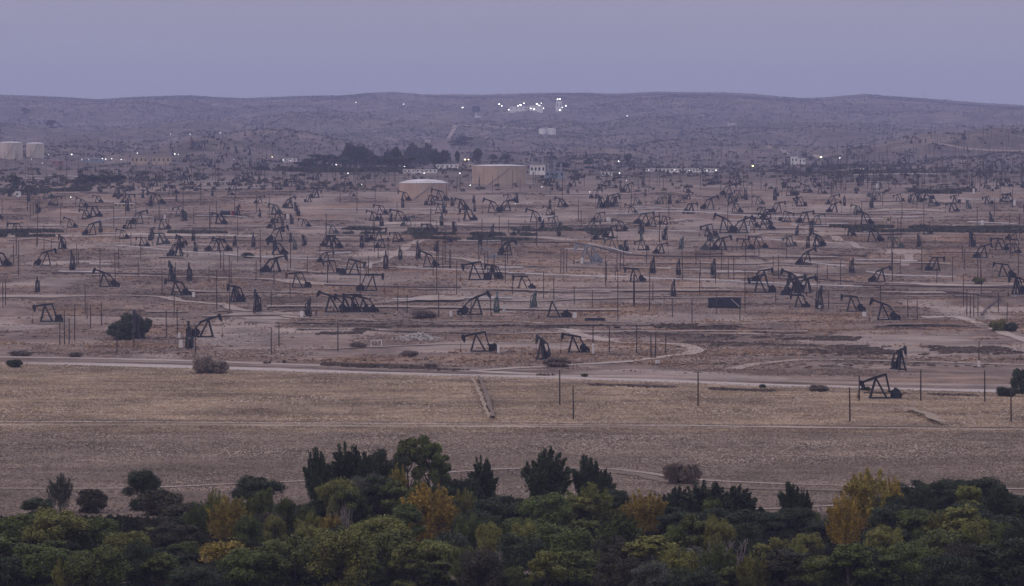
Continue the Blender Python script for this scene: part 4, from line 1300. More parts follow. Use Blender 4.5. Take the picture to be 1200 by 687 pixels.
for k in range(1100):
    if k % 5 == 0: px = rq.uniform(960, 1210); yb = rq.uniform(178, 225)
    else: px = rq.uniform(-10, 1210); yb = 114 + rq.random() ** .8 * 112
    p = at(px, yb); h = rq.uniform(8, 16)
    cl_.tube([(p[0], p[1], p[2] - 1), (p[0] + rq.uniform(-.2, .2), p[1], p[2] + h)], [max(.2, p[1] * 5e-5), max(.15, p[1] * 4e-5)], 4, cap=False)
o = obj("distant_pole_clutter", cl_.mesh("distant_pole_clutter"), M["wood"])
o["kind"] = "stuff"; o["label"] = "countless thin hazy poles on the far slopes"; o["category"] = "poles"


# ------------------------------------------------------------------ wooden poles
def pole_mesh(h, r=0.22):
    return MB().tube([(0, 0, -.8), (0, 0, h * .5), (0, 0, h)], [r, r * .88, r * .72], 7).mesh("pole")


POLE_MESH = {h: pole_mesh(h) for h in (6, 7, 8, 9, 10, 11, 12, 13, 15, 17, 19, 21, 23)}
POLE_FAR = {h: pole_mesh(h, 0.24) for h in (8, 10, 12, 14, 17)}
ARM = MB().box(-1.3, 1.3, -.09, .09, -.1, .1).mesh("crossarm")
PEG = MB().tube([(0, 0, .1), (0, 0, .38)], [.07, .09], 6).mesh("insulator")
for mm_ in (ARM, PEG):
    mm_.materials.append(M["wood"] if mm_ is ARM else M["white"])


def wooden_pole(px, yt, yb, label, arm=False, group="bare wooden poles of the oil field", thick=1.0):
    p = at(px, yb)
    h = ray_z(yt, p[1]) - p[2]
    k = min(POLE_MESH, key=lambda q: abs(q - h))
    if not arm:
        o = obj("wooden_pole", POLE_MESH[k], M["wood"], None, tuple(p), rp.uniform(0, 6), (thick, thick, h / k))
        o.rotation_euler[0] = rp.uniform(-.012, .012); o.rotation_euler[1] = rp.uniform(-.015, .015)
        return tag(o, label, "pole", group)
    t = thing("utility_pole", label, "utility pole", tuple(p), rp.uniform(-.4, .4), 1.0, group)
    obj("pole", POLE_MESH[k], M["wood"], t, scale=(thick, thick, h / k))
    a = obj("crossarm", ARM, M["wood"], t, (0, -.2, h - .5))
    for x in (-1.1, 0, 1.1):
        obj("insulator", PEG, M["white"], a, (x, 0, 0))
    return t


NEARP = [(656, 434, 475, "pole left of the ditch-side pair, standing in the meadow before the road", 0), (672, 452, 492, "second pole of the meadow pair, closer to the farm track", 0),
         (818, 434, 476, "lone pole with a bracket top in the middle of the meadow", 1), (996, 454, 494, "meadow pole left of the meadow pumpjack", 0),
         (1079, 433, 470, "meadow pole right behind the meadow pumpjack's cranks", 0), (1154, 434, 471, "meadow pole before the curved track's end", 0),
         (1185, 454, 495, "meadow pole beside the tall blackish bush", 0), (1007, 440, 470, "short pole under the meadow pumpjack's horse head", 0)]
for px, yt, yb, w, arm in NEARP:
    wooden_pole(px, yt, yb, ("tall wooden " if "short" not in w else "") + w, bool(arm))
MIDP = [(70, 378, 404), (75.5, 363, 404), (81, 373, 404), (87.5, 357, 399), (100, 332, 368), (102, 355, 374), (106, 360, 385), (119, 354, 382), (3.5, 330, 360), (6.5, 327, 358),
        (195, 363, 396), (137, 385, 415), (157, 388, 407), (139, 290, 315), (135, 297, 332), (254, 315, 364), (269, 335, 365), (204, 340, 370), (208, 360, 392), (229, 380, 414),
        (318, 384, 415), (327, 378, 406), (396, 377, 412), (466, 340, 365), (477, 345, 367), (514, 343, 371), (535, 305, 345), (695, 380, 413), (714, 383, 413), (746, 380, 414),
        (763, 393, 420), (768, 390, 420), (780, 391, 415), (724, 316, 376), (743, 322, 359), (761, 314, 364), (694, 340, 362), (788, 350, 372), (811, 350, 378), (867, 350, 375),
        (873, 316, 362), (909, 336, 355), (971, 340, 362), (1064, 350, 373), (1075, 352, 376), (1129, 322, 360), (1133, 340, 370), (1137, 344, 372), (1141, 343, 371), (1146, 345, 371),
        (1170, 343, 365), (1180, 355, 378), (1147, 400, 430), (637, 318, 350), (649, 325, 352), (673, 335, 358), (657, 290, 320), (660.5, 291, 321), (664, 291, 320), (721, 312, 328), (723, 293, 318),
        (727, 294, 317), (731, 293, 315), (512, 322, 345), (422, 318, 350), (318, 340, 360), (300, 305, 328), (245, 312, 330), (262, 295, 318), (162, 305, 325), (60, 280, 300), (16, 285, 312),
        (90, 285, 312), (165, 275, 305), (190, 318, 345), (340, 330, 350), (552, 350, 375), (601, 322, 345), (840, 340, 368), (985, 305, 335), (1032, 335, 362), (1055, 300, 325), (1116, 300, 330),
        (1184, 275, 303), (1150, 315, 345), (906, 300, 322), (958, 310, 335), (860, 300, 330), (820, 318, 345), (800, 305, 330), (765, 330, 352), (575, 345, 365), (360, 300, 322), (375, 285, 308),
        (432, 300, 325), (519, 290, 315), (527, 292, 316)]
MIDP.sort()
GRP = {70: "first of the tight group of four poles", 75.5: "second of the tight group of four poles", 81: "third of the tight group of four poles", 87.5: "last and tallest of the tight group of four poles",
       743: "thickest short wooden post in front of a pumpjack", 724: "tallest wooden pole in the middle of the field"}
cband = {}
for px, yt, yb in MIDP:
    bn = "just beyond the road" if yb > 385 else "around the dark rectangular tank's row" if yb > 355 else "in the middle well rows" if yb > 328 else "in the upper well rows"
    cband[bn] = cband.get(bn, 0) + 1
    lab = GRP.get(px, f"bare wooden pole, {ORD[cband[bn]-1]} from the left {bn}")
    wooden_pole(px, yt, yb, lab, arm=(px in (818, 873, 724, 254)), thick=2.2 if px == 743 else 1.0)
nf = 0
far_poles = []
while nf < 180:
    yb = 200 + (rp.random() ** 0.9) * 135
    px = rp.uniform(-10, 1210)
    p = at(px, yb)
    h = rp.choice([8, 10, 12, 14, 17])
    o = obj("wooden_pole", POLE_FAR[h], M["wood"], None, tuple(p), 0, 1.0)
    tag(o, "distant thin wooden pole among the hazy far wells", "pole", "distant poles of the oil field")
    far_poles.append((o, px, yb))
    nf += 1
outward_labels(far_poles, "thin distant wooden pole")


# ------------------------------------------------------------------ pipelines
SUP = MB().box(-.5, .5, -.14, .14, -.8, .72).box(-.6, .6, -.2, .2, .72, .86).mesh("pipe_support")


def pipeline(pts, label, m, r=0.32, z=1.2, gap=14.0, twin=False):
    P = px_to_world(pts)[:, :2]
    Q = [P[0]]
    for a, b in zip(P[:-1], P[1:]):
        n = max(1, int(np.linalg.norm(b - a) / 12))
        Q += [a + (b - a) * (k + 1) / n for k in range(n)]
    Q = np.array(Q)
    Z = ground_z(Q[:, 0], Q[:, 1])
    Z = np.convolve(np.pad(Z, 2, mode="edge"), np.ones(5) / 5, "valid")
    Z = np.maximum(Z, ground_z(Q[:, 0], Q[:, 1]) - z + r + .1)
    o0 = Q[len(Q) // 2]; z0 = float(ground_z(*o0))
    t = thing("pipeline", label, "pipeline", (o0[0], o0[1], z0), group="pipelines across the field")
    for k in range(2 if twin else 1):
        off = (k - .5) * 1.6 if twin else 0
        obj("pipe", MB().tube([(x - o0[0], y - o0[1] + off, zz + z - z0) for (x, y), zz in zip(Q, Z)], [r] * len(Q), 8).mesh("pipe"), m, t)
    d = np.linalg.norm(np.diff(Q, axis=0), axis=1).cumsum()
    last = -99
    for i in range(1, len(Q) - 1):
        if d[i - 1] - last > gap:
            last = d[i - 1]
            a = math.atan2(*(Q[i + 1] - Q[i - 1])[::-1])
            obj("pipe_support", SUP, M["concrete"], t, (Q[i][0] - o0[0], Q[i][1] - o0[1], Z[i] - z0 + z - r - .86), a + math.pi / 2, (1.6 if twin else 1, 1, 1))
    return t


pipeline([(596, 322), (660, 325.5), (740, 328.5), (875, 333), (960, 337), (1010, 339)], "long pale pipeline crossing the middle of the field below the thickest pole", M["pipe_pale"], twin=True)
pipeline([(604, 287), (668, 287), (692, 290), (735, 303), (800, 304), (885, 304), (897, 309)], "dark raised pipeline with a slanting step down the bank", M["pipe_dark"], 0.45, 1.6)
pipeline([(690, 288.5), (715, 294), (740, 301)], "short pale pipe slanting beside the grey pumpjack", M["pipe_pale"])
pipeline([(465, 316), (540, 319.5), (596, 322)], "pale pipeline running out of the clearing", M["pipe_pale"])
pipeline([(134, 290), (200, 297), (290, 303), (345, 306), (400, 307)], "pale pipeline descending past the end-on pairs", M["pipe_pale"])
pipeline([(1015, 321), (1040, 325), (1120, 328)], "straight pale pipe below the level-beam pumpjack", M["pipe_pale"], 0.4)
pipeline([(793, 249), (860, 254), (960, 258), (1040, 259)], "pale pipeline on the far flat above the crossing pair", M["pipe_pale"], 0.4)
pipeline([(944, 308), (990, 314)], "pale pipe ending at the pumpjack with raised head", M["pipe_pale"], 0.4)
pipeline([(1134, 262), (1192, 265)], "short pale pipe beyond the dark scrub band", M["pipe_pale"], 0.4)
pipeline([(1000, 337), (1100, 339.5), (1210, 341)], "dark pipeline along the top of the dirt ramp", M["pipe_dark"], 0.45, 1.4)
pipeline([(1098, 343), (1135, 350), (1172, 352)], "dark pipe slanting down to the trestle gully", M["pipe_dark"], 0.45, 1.6)
pipeline([(1172, 352), (1158, 362), (1150, 374)], "dark pipe turning down the gully behind the poles", M["pipe_dark"], 0.45, 1.4)
pipeline([(110, 262), (138, 257), (180, 256)], "pale pipe beside the raised-beam pumpjack below the flat building", M["pipe_pale"])
pipeline([(705, 254), (745, 252), (790, 250)], "pale pipe leading to the bunched three pumpjacks", M["pipe_pale"])
pipeline([(905, 322), (960, 330), (1000, 334)], "dark pipe slanting behind the tangled cluster", M["pipe_dark"], 0.4)
pipeline([(735, 272), (760, 271), (820, 275)], "pale pipe with a slanting branch on the upper bank", M["pipe_pale"])
pipeline([(460, 354), (510, 351), (560, 350), (600, 352)], "pale pipes lying in the pipe yard", M["pipe_pale"], 0.35, 0.8, twin=True)
pipeline([(380, 336), (460, 338), (540, 340)], "dark pipeline above the tight group of four", M["pipe_dark"], 0.35, 1.0)
pipeline([(60, 322), (140, 322.5), (200, 324)], "dark pipeline above the clear-standing raised pumpjack", M["pipe_dark"], 0.35, 1.0)
pipeline([(380, 247), (480, 246), (560, 248)], "pale pipe before the pink tan tank", M["pipe_pale"])
pipeline([(1000, 207), (1050, 205), (1100, 206)], "pale pipeline at the foot of the hills", M["pipe_pale"], 0.5)
pipeline([(230, 222), (280, 223), (330, 221)], "pale pipe among the hazy wells below the lamps", M["pipe_pale"], 0.4)
PSHORT = random.Random(77)
short_pipes = []
for _ in range(46):
    y0 = 203 + PSHORT.random() * 120; x0 = PSHORT.uniform(0, 1150); ln_ = PSHORT.uniform(22, 80)
    o = pipeline([(x0, y0), (x0 + ln_ * .5, y0 + PSHORT.uniform(-1, 1.5)), (x0 + ln_, y0 + PSHORT.uniform(-1.5, 2.5))], "short pipe run lying among the hazy far wells",
             PSHORT.choice([M["pipe_pale"], M["pipe_pale"], M["pipe_dark"]]), PSHORT.uniform(.25, .42), PSHORT.uniform(.5, 1.1), gap=40)
    o["group"] = "short pipe runs among the far wells"
    short_pipes.append((o, x0 + ln_ * .5, y0))
outward_labels(short_pipes, "short low pipe run")
ribbon("concrete_pad", [(448, 356), (500, 352), (545, 351)], 5, M["dirt_dull"], 3.5, seed=41)

# ------------------------------------------------------------------ cabinets, tank, trough, frame
CAB = MB().box(-.75, .75, -.45, .45, .35, 2.3).mesh("cabinet_body")
CABR = MB().prism([(-.85, 2.3), (.85, 2.3), (.85, 2.4), (0, 2.52), (-.85, 2.4)], -.55, .55).mesh("cabinet_roof")
CABD = MB().box(-.6, .6, -.5, -.453, .5, 2.15).mesh("door")
CABL = MB().box(-.06, .06, -.06, .06, -.4, .35).mesh("leg")


def cabinet(px, yb, label, w=1.0, h=1.0):
    p = at(px, yb)
    t = thing("control_cabinet", label, "cabinet", tuple(p), rp.uniform(-.4, .4), 1.0, "white control cabinets")
    t.scale = (w, w, h)
    obj("cabinet_body", CAB, M["white"], t); obj("cabinet_roof", CABR, M["white"], t); obj("door", CABD, M["roof_pale"], t)
    for x in (-.65, .65):
        for y in (-.35, .35):
            obj("leg", CABL, M["steel_grey"], t, (x, y, 0))


for a in [(212, 409, "white cabinet at the foot of the end-on pumpjack behind the road", .9, 1.3), (210, 397, "small white box behind the cabinet of the end-on pumpjack", .6, .9),
          (227, 349, "white upright box beside the bare leaning post", .7, 1.0), (353.5, 373, "white box at the foot of the lone end-on pumpjack", .8, 1.2),
          (528.5, 372, "narrow white cabinet left of the pumpjack with high raised head", .6, 1.1), (591, 366, "white box right of the greenish pumpjack", .6, 1.0),
          (673.5, 374, "pair-like white cabinet beside the bare A-frame", 1.0, 1.1), (584, 415, "white post-like cabinet right of the pumpjack facing the rubble", .55, 1.3),
          (695, 416, "white cabinet at a pole foot right of the squat pumpjack", .5, 1.6), (961, 364.5, "white box before the tall narrow end-on pumpjack", .9, 1.0),
          (1013, 372, "white box below the level-beam pumpjack on the slope", .9, .9), (1147, 431, "small white box at the foot of a pole behind the road", .5, .9),
          (769, 427, "tiny white box on the dark slope inside the track loop, left", .5, .5), (772, 427, "tiny white box on the dark slope inside the track loop, right", .5, .5),
          (682, 310, "white box beside the pale grey pumpjack", .8, 1.4), (193, 260, "far white box below the pumpjack beside the flat building", .8, 1.8),
          (337, 258, "far white box beside dark machinery", .8, 1.6), (1151, 267, "far white box in the dark scrub band", .9, 1.8), (1141, 228, "hazy white box near the hills", 1, 1.8),
          (1028, 222, "hazy white box below the hills", 1, 1.8), (1189, 242, "hazy white box by the far edge of view", 1, 1.8), (636, 261, "small pale box beside the pumpjack on the bare rise", .8, 1.2),
          (713, 260, "far pale cube beside the pipe to the bunched three", 1.4, 1.2), (877, 273, "pale box right of the crossing pair", .8, 1.6), (434, 315, "pale box at the edge of the clearing", .8, 1.2)]:
    cabinet(*a)


def box_part(name, x0, x1, y0, y1, z0, z1, m, parent):
    return obj(name, MB().box(x0, x1, y0, y1, z0, z1).mesh(name), m, parent)


p = at(849, 360.5)
t = thing("rectangular_tank", "long dark rectangular steel tank with a pale stair at its end", "tank", tuple(p), R(-2))
box_part("tank_body", -7.1, 7.1, -1.6, 1.6, .25, 4.0, M["navy"], t)
box_part("rim", -7.25, 7.25, -1.75, 1.75, 4.0, 4.18, M["navy"], t)
for k in range(11):
    box_part("rib", -6.9 + k * 1.38 - .07, -6.9 + k * 1.38 + .07, -1.76, -1.602, .3, 4.0, M["navy"], t)
box_part("skid", -7.2, 7.2, -1.4, 1.4, -.5, .25, M["steel"], t)
sb = MB()
for y in (-2.5, -1.85):
    sb.beam((6.6, y, .3), (2.9, y, 3.8), .14, .3)
for k in range(12):
    f = (k + .5) / 12
    sb.box(6.6 - 3.7 * f - .14, 6.6 - 3.7 * f + .14, -2.45, -1.9, .25 + 3.5 * f, .3 + 3.5 * f)
obj("stair", sb.mesh("stair"), M["pipe_pale"], t)

p = at(697, 376)
t = thing("steel_trough", "low dark steel trough on the ground right of the bare A-frame", "trough", tuple(p), 0)
tb = MB().box(-4.1, 4.1, -.9, -.8, -.2, 1.15).box(-4.1, 4.1, .8, .9, -.2, 1.15).box(-4.1, -4.0, -.798, .798, -.2, 1.14).box(4.0, 4.1, -.798, .798, -.2, 1.14).box(-3.99, 3.99, -.79, .79, -.1, .1)
obj("trough_body", tb.mesh("trough_body"), M["navy"], t)
for x in (-3.2, 0, 3.2):
    box_part("runner", x - .2, x + .2, -1.0, 1.0, -.4, -.2, M["steel"], t)

p = at(441, 407)
t = thing("pipe_frame", "white pipe frame standing before the rubble heap", "frame", tuple(p), R(4))
for x in (-1.9, 1.9):
    obj("post", MB().tube([(x, 0, -.3), (x, 0, 2.6)], [.11, .11], 7).mesh("post"), M["white"], t)
obj("top_rail", MB().tube([(-1.9, 0, 2.5), (1.9, 0, 2.5)], [.1, .1], 7).mesh("top_rail"), M["white"], t)
for x in (-.8, .5):
    obj("hanger", MB().tube([(x, 0, 1.7), (x, 0, 2.4)], [.07, .07], 6).mesh("hanger"), M["white"], t)
for (px, yb, w, h, lab) in [(772, 358, 3.6, 2.2, "pale pipe frame uphill of the dark rectangular tank"), (838, 367, 3.0, 1.8, "pale frame in the grass before the dark rectangular tank"),
                            (984, 338, 4.2, 3.0, "grey pipe frame right of the tangled cluster")]:
    p = at(px, yb)
    t = thing("pipe_frame", lab, "frame", tuple(p), R(rp.uniform(-8, 8)))
    for x in (-w / 2, w / 2):
        obj("post", MB().tube([(x, 0, -.3), (x, 0, h)], [.13, .13], 6).mesh("post"), M["pipe_pale"], t)
    obj("top_rail", MB().tube([(-w / 2, 0, h - .1), (w / 2, 0, h - .1)], [.1, .1], 6).mesh("top_rail"), M["pipe_pale"], t)

# rubble heap
p = at(490, 397)
Vs, Fs = [], []
rr = np.random.default_rng(3)
cube = np.array([[-1, -1, -1], [1, -1, -1], [1, 1, -1], [-1, 1, -1], [-1, -1, 1], [1, -1, 1], [1, 1, 1], [-1, 1, 1]]) * 0.5
cf = np.array([[0, 3, 2, 1], [4, 5, 6, 7], [0, 1, 5, 4], [1, 2, 6, 5], [2, 3, 7, 6], [3, 0, 4, 7]])
for k in range(420):
    x = rr.normal(0, 3.6); y = rr.normal(0, 5)
    h = max(0, 2.2 * math.exp(-(x / 4.5) ** 2 - (y / 7) ** 2)) * rr.uniform(.3, 1.05)
    s_ = rr.uniform(.3, 1.0)
    c_ = cube * s_ * (1 + .35 * rr.normal(size=(8, 3)))
    a_ = rr.uniform(0, 6.28); ro = np.array([[math.cos(a_), -math.sin(a_), 0], [math.sin(a_), math.cos(a_), 0], [0, 0, 1]])
    Fs.append(cf + 8 * len(Vs)); Vs.append(c_ @ ro.T + np.array([p[0] + x, p[1] + y, float(ground_z(p[0] + x, p[1] + y)) + h]))
o = obj("rubble", np_mesh("rubble", np.vstack(Vs), np.vstack(Fs)), M["stone"])
o["kind"] = "stuff"; o["label"] = "pale broken rubble heaped behind the road"; o["category"] = "rubble"


# ------------------------------------------------------------------ storage tanks and buildings
def storage_tank(px, yb, wpx, hpx, dome, m, label, stair=True, ribs=10):
    p = at(px, yb); k = mpp(p[1])
    r = wpx * k / 2; h = hpx * k; dz = dome * k
    t = thing("storage_tank", label, "tank", (p[0], p[1] + r, p[2] - .3), R(20))
    obj("tank_shell", MB().lathe([(r, -2), (r, h)], 64).mesh("tank_shell"), m, t)
    ro = MB().lathe([(r * 1.012, h - .25), (r * 1.012, h), (r * .75, h + dz * .55), (r * .4, h + dz * .88), (0.01, h + dz)], 64)
    obj("tank_roof", ro.mesh("tank_roof"), M["roof_pale"], t)
    for i in range(1, 4):
        z = h * i / 4
        obj("hoop", MB().lathe([(r * 1.0015, z - .12), (r * 1.006, z - .1), (r * 1.006, z + .1), (r * 1.0015, z + .12)], 64).mesh("hoop"), m, t)
    rl = MB()
    n = 40
    for i in range(n):
        a, b = 2 * math.pi * i / n, 2 * math.pi * (i + 1) / n
        rl.beam((math.cos(a) * r * .99, math.sin(a) * r * .99, h + 1.1), (math.cos(b) * r * .99, math.sin(b) * r * .99, h + 1.1), .12, .12)
        rl.beam((math.cos(a) * r * .99, math.sin(a) * r * .99, h), (math.cos(a) * r * .99, math.sin(a) * r * .99, h + 1.1), .1, .1)
    obj("railing", rl.mesh("railing"), M["steel_grey"], t)
    obj("outlet_pipe", MB().tube([(r * .98, -r * .3, 1.2), (r * 1.25, -r * .38, 1.2), (r * 1.26, -r * .38, -1)], [.4, .4, .4], 8).mesh("outlet_pipe"), M["pipe_pale"], t)
    if stair:
        st = MB(); a0 = R(225)
        n = 26
        for i in range(n):
            a = a0 + i * .035
            st.tube([(math.cos(a) * (r + .5), math.sin(a) * (r + .5), h * i / n), (math.cos(a + .035) * (r + .5), math.sin(a + .035) * (r + .5), h * (i + 1) / n)], [.28, .28], 4)
        obj("spiral_stair", st.mesh("spiral_stair"), M["steel_grey"], t)
    return t, p, k, r, h


storage_tank(585, 217, 64, 23, 1.6, M["tan_tank"], "large brown-tan flat-topped oil tank at the centre of the far field")
storage_tank(496, 234, 58, 20, 4.5, M["pink_tank"], "pinkish tan oil tank with a low domed pale roof")
storage_tank(11, 187, 28, 20, 1.5, M["cream_tank"], "wide cream tank at the edge of view among the far lamps")
storage_tank(40, 185, 21, 17, 1.5, M["cream_tank"], "narrower cream tank next to the wide cream one")
storage_tank(636, 158, 9, 7, .6, M["white"], "first of two small white tanks on the hillside", False)
storage_tank(646, 158, 11, 7, .6, M["white"], "second of two small white tanks on the hillside", False)


def building(px, yb, wpx, hpx, depth, wall, roof, label, windows=4, gable=False, doors=1, rotz=0.0, stacks=0):
    p = at(px, yb); k = mpp(p[1]); w = wpx * k; h = hpx * k
    t = thing("building", label, "building", (p[0], p[1], p[2]), R(rotz))
    box_part("wall", -w / 2, w / 2, 0, depth, -3, h, M[wall], t)
    if gable:
        obj("roof", MB().prism([(-w / 2 - .4, h), (w / 2 + .4, h), (w / 2 + .2, h + .25), (w * .25, h + h * .3), (-w * .25, h + h * .3), (-w / 2 - .2, h + .25)], -.5, depth + .5).mesh("roof"), M[roof], t)
    else:
        box_part("roof", -w / 2 - .4, w / 2 + .4, -.5, depth + .5, h, h + .5, M[roof], t)
    for i in range(windows):
        x = -w / 2 + (i + .5) * w / windows
        wd = min(1.6, w / windows * .5)
        box_part("window", x - wd / 2, x + wd / 2, -.06, -.004, h * .45, h * .8, M["glass"], t)
    for i in range(doors):
        x = -w / 2 + (i + .22) * w / max(1, doors)
        box_part("door", x - .7, x + .7, -.07, -.004, 0, min(2.4, h * .42), M["steel_grey"], t)
    for i in range(stacks):
        x = -w * .35 + i * w * .7 / max(1, stacks - 1)
        obj("chimney", MB().tube([(x, depth / 2, h), (x, depth / 2, h + 7 + 3 * (i % 2))], [.9, .75], 10).mesh("chimney"), M["steel_grey"], t)
    return t


building(163, 193, 20, 9, 18, "tan_wall", "tan_wall", "tan boxy building, left of the matching two in the far lit yard")
building(189, 193, 21, 9, 18, "tan_wall", "tan_wall", "tan boxy building, right of the matching two in the far lit yard")
building(67, 195, 13, 7, 12, "red_wall", "roof_pale", "small dull red shed below the far row of lamps", 2)
building(145, 244, 23, 5, 10, "tan_wall", "roof_pale", "low tan flat-roofed building among the wells", 5)
building(20, 231, 7, 5, 6, "white", "roof_pale", "tiny white hut by the far hedge", 1, True)
building(492, 203, 40, 4, 16, "white", "roof_pale", "long low white shed in front of the central grove", 8)
building(524, 198, 26, 5, 14, "white", "roof_pale", "pale flat shed behind the domed tank", 5)
building(560, 199, 24, 6, 14, "tan_wall", "roof_pale", "pale shed with a lamp left of the brown tan tank", 4)
building(630, 205, 18, 11, 16, "white", "roof_pale", "tall white process building right of the brown tan tank", 4, stacks=2)
building(650, 210, 22, 9, 14, "blue_grey", "blue_grey", "blue-grey machinery hall beside the white process building", 4, stacks=3)
building(711, 206, 13, 4, 9, "white", "roof_pale", "little white shed under two far lamps", 3)
building(778, 202, 42, 4, 12, "white", "roof_pale", "long white lit shed, left half of the far pale row", 9)
building(822, 202, 40, 4, 12, "white", "roof_pale", "long white lit shed, right half of the far pale row", 9)
building(931, 193, 8, 9, 9, "white", "roof_pale", "white plant block with a ragged top, left piece", 2, stacks=2)
building(940, 193, 8, 7, 9, "white", "roof_pale", "white plant block with a ragged top, right piece", 2, stacks=1)
building(1041, 262, 9, 7, 8, "tan_wall", "tan_wall", "tan cube-like hut beside the dark scrub band", 1)
building(225, 164, 8, 3, 8, "tan_wall", "roof_pale", "faint lit hut on the hillside under two lamps", 2)
building(608, 131, 22, 6, 22, "white", "roof_pale", "left hall of the floodlit plant on the ridge", 4, stacks=3)
building(628, 131, 16, 7, 22, "white", "roof_pale", "right hall of the floodlit plant on the ridge", 3, stacks=2)
building(655, 131, 7, 12, 10, "white", "roof_pale", "tall narrow block of the floodlit plant on the ridge", 2, stacks=1)
building(340, 190, 16, 4, 10, "roof_pale", "roof_pale", "pale lit hut left of the central grove", 3)
building(108, 190, 26, 4, 12, "blue_grey", "roof_pale", "low bluish shed behind the far row of lamps", 5)
building(858, 147, 10, 2.5, 8, "roof_pale", "roof_pale", "faint pale hut on the right hillside", 2)

p = at(558, 138); k_ = mpp(p[1])
t = thing("water_tower", "dark boxy tank on a pale stem left of the floodlit ridge plant", "water tower", tuple(p), 0.0)
obj("tower_tank", MB().lathe([(.05, 7 * k_), (4.2 * k_, 7 * k_), (4.6 * k_, 9 * k_), (4.6 * k_, 13 * k_), (2.5 * k_, 14 * k_), (.05, 14.4 * k_)], 20).mesh("tower_tank"), M["steel"], t)
obj("tower_stem", MB().lathe([(1.1 * k_, -4), (.8 * k_, 7 * k_)], 12).mesh("tower_stem"), M["white"], t)
obj("tower_shed", MB().box(-2 * k_, 6 * k_, -3, 6, -4, 2 * k_).mesh("tower_shed"), M["roof_pale"], t)

# dark truck with a red cab
p = at(267, 254)
t = thing("tank_truck", "dark tank truck with a red cab among the far wells", "truck", tuple(p), R(3), 1.2)
obj("tank_barrel", MB().tube([(-4.2, 0, 2.1), (-4.0, 0, 2.1), (1.2, 0, 2.1), (1.4, 0, 2.1)], [.9, 1.15, 1.15, .9], 14).mesh("tank_barrel"), M["navy"], t)
box_part("chassis", -4.4, 4.3, -.5, .5, .7, .98, M["steel"], t)
cb = obj("cab", MB().prism([(1.9, .98), (4.3, .98), (4.3, 2.0), (3.5, 2.2), (3.2, 3.1), (1.9, 3.1)], -1.15, 1.15).mesh("cab"), M["red"], t)
box_part("window", 2.3, 3.1, -1.19, -1.153, 2.15, 2.9, M["glass"], cb)
WH = MB().tube([(0, -.18, 0), (0, .18, 0)], [.52, .52], 14).mesh("wheel")
for x in (-3.4, -2.2, 3.3):
    for y in (-1, 1):
        obj("wheel", WH, M["tyre"], t, (x, y, .52))

# ------------------------------------------------------------------ lamps
LPOST = {h: MB().tube([(0, 0, -1), (0, 0, h)], [.14, .1], 6).mesh("lamp_post") for h in (5, 8)}
LARM = MB().beam((0, 0, 0), (0, -.9, .15), .1, .1).mesh("lamp_arm")


def lamp_head(r):
    return MB().lathe([(.02, .4 * r), (r * .7, .32 * r), (r, 0), (r * .75, -.5 * r), (.02, -.7 * r)], 10).mesh("lamp_head")


LHEAD = {}
LAMPS = [(84, 181, 1.5), (57, 181, .8), (37, 186.5, .7), (50, 191, .8), (104, 187, .8), (120, 186, 1.1), (124, 186.5, 1.1), (131, 186, 1.1),  (142, 187, 1.2),
         (96, 187, .8), (161, 179.5, 1.2), (205, 180.5, 1.4), (209, 181, .9), (200, 157, .9), (223, 157.5, .9), (258, 156, 1.0), (274, 187, .8), (83, 231, 1.0),
         (319, 184, 1.3), (332, 187.5, 1.2), (340, 188, 1.0), (394, 193, 1.1), (417, 120, .9), (473, 122, .9), (408, 203, 1.0), (424, 216, .8), (474, 195, 1.0), (497, 203, 1.0),
         (542, 126, 1.3), (539, 203, 1.3), (545, 187, 1.7), (549, 187, 1.3), (551, 217, 1.0), (566, 209, 1.1), (573, 203, 1.0), (585, 122, 1.4), (588, 124, 1.2), (596, 128.5, 1.2),
         (600, 128, 1.2), (603, 126, 1.3), (607, 124, 1.4), (610, 123, 1.5), (614, 121, 1.2), (618, 126, 1.4), (622, 127, 1.2), (626, 128, 1.4), (629, 122, 1.6), (632, 123.5, 1.6), (634, 121, 1.2),
         (637, 127, 1.1), (653, 116.5, 1.7), (656, 116, 1.5), (654, 122, 1.7), (656, 129, 1.3), (663, 124, 1.4), (659, 126, 1.0), (735, 136, 1.0), (725, 189, 1.4), (726, 203, 1.1), (734, 212, .8),
         (882, 194.5, 1.7), (760, 199.5, .8), (791, 199, .9), (808, 200, .9), (828, 200, .8), (839, 199.5, 1.1), (962, 184, 1.9),
         (984, 185, 1.0), (1008, 198, .8), (1012, 198, .8), (691, 225, .7), (635, 219, .8), (604, 239, .7)]
LAMPS.sort()
zones = {}
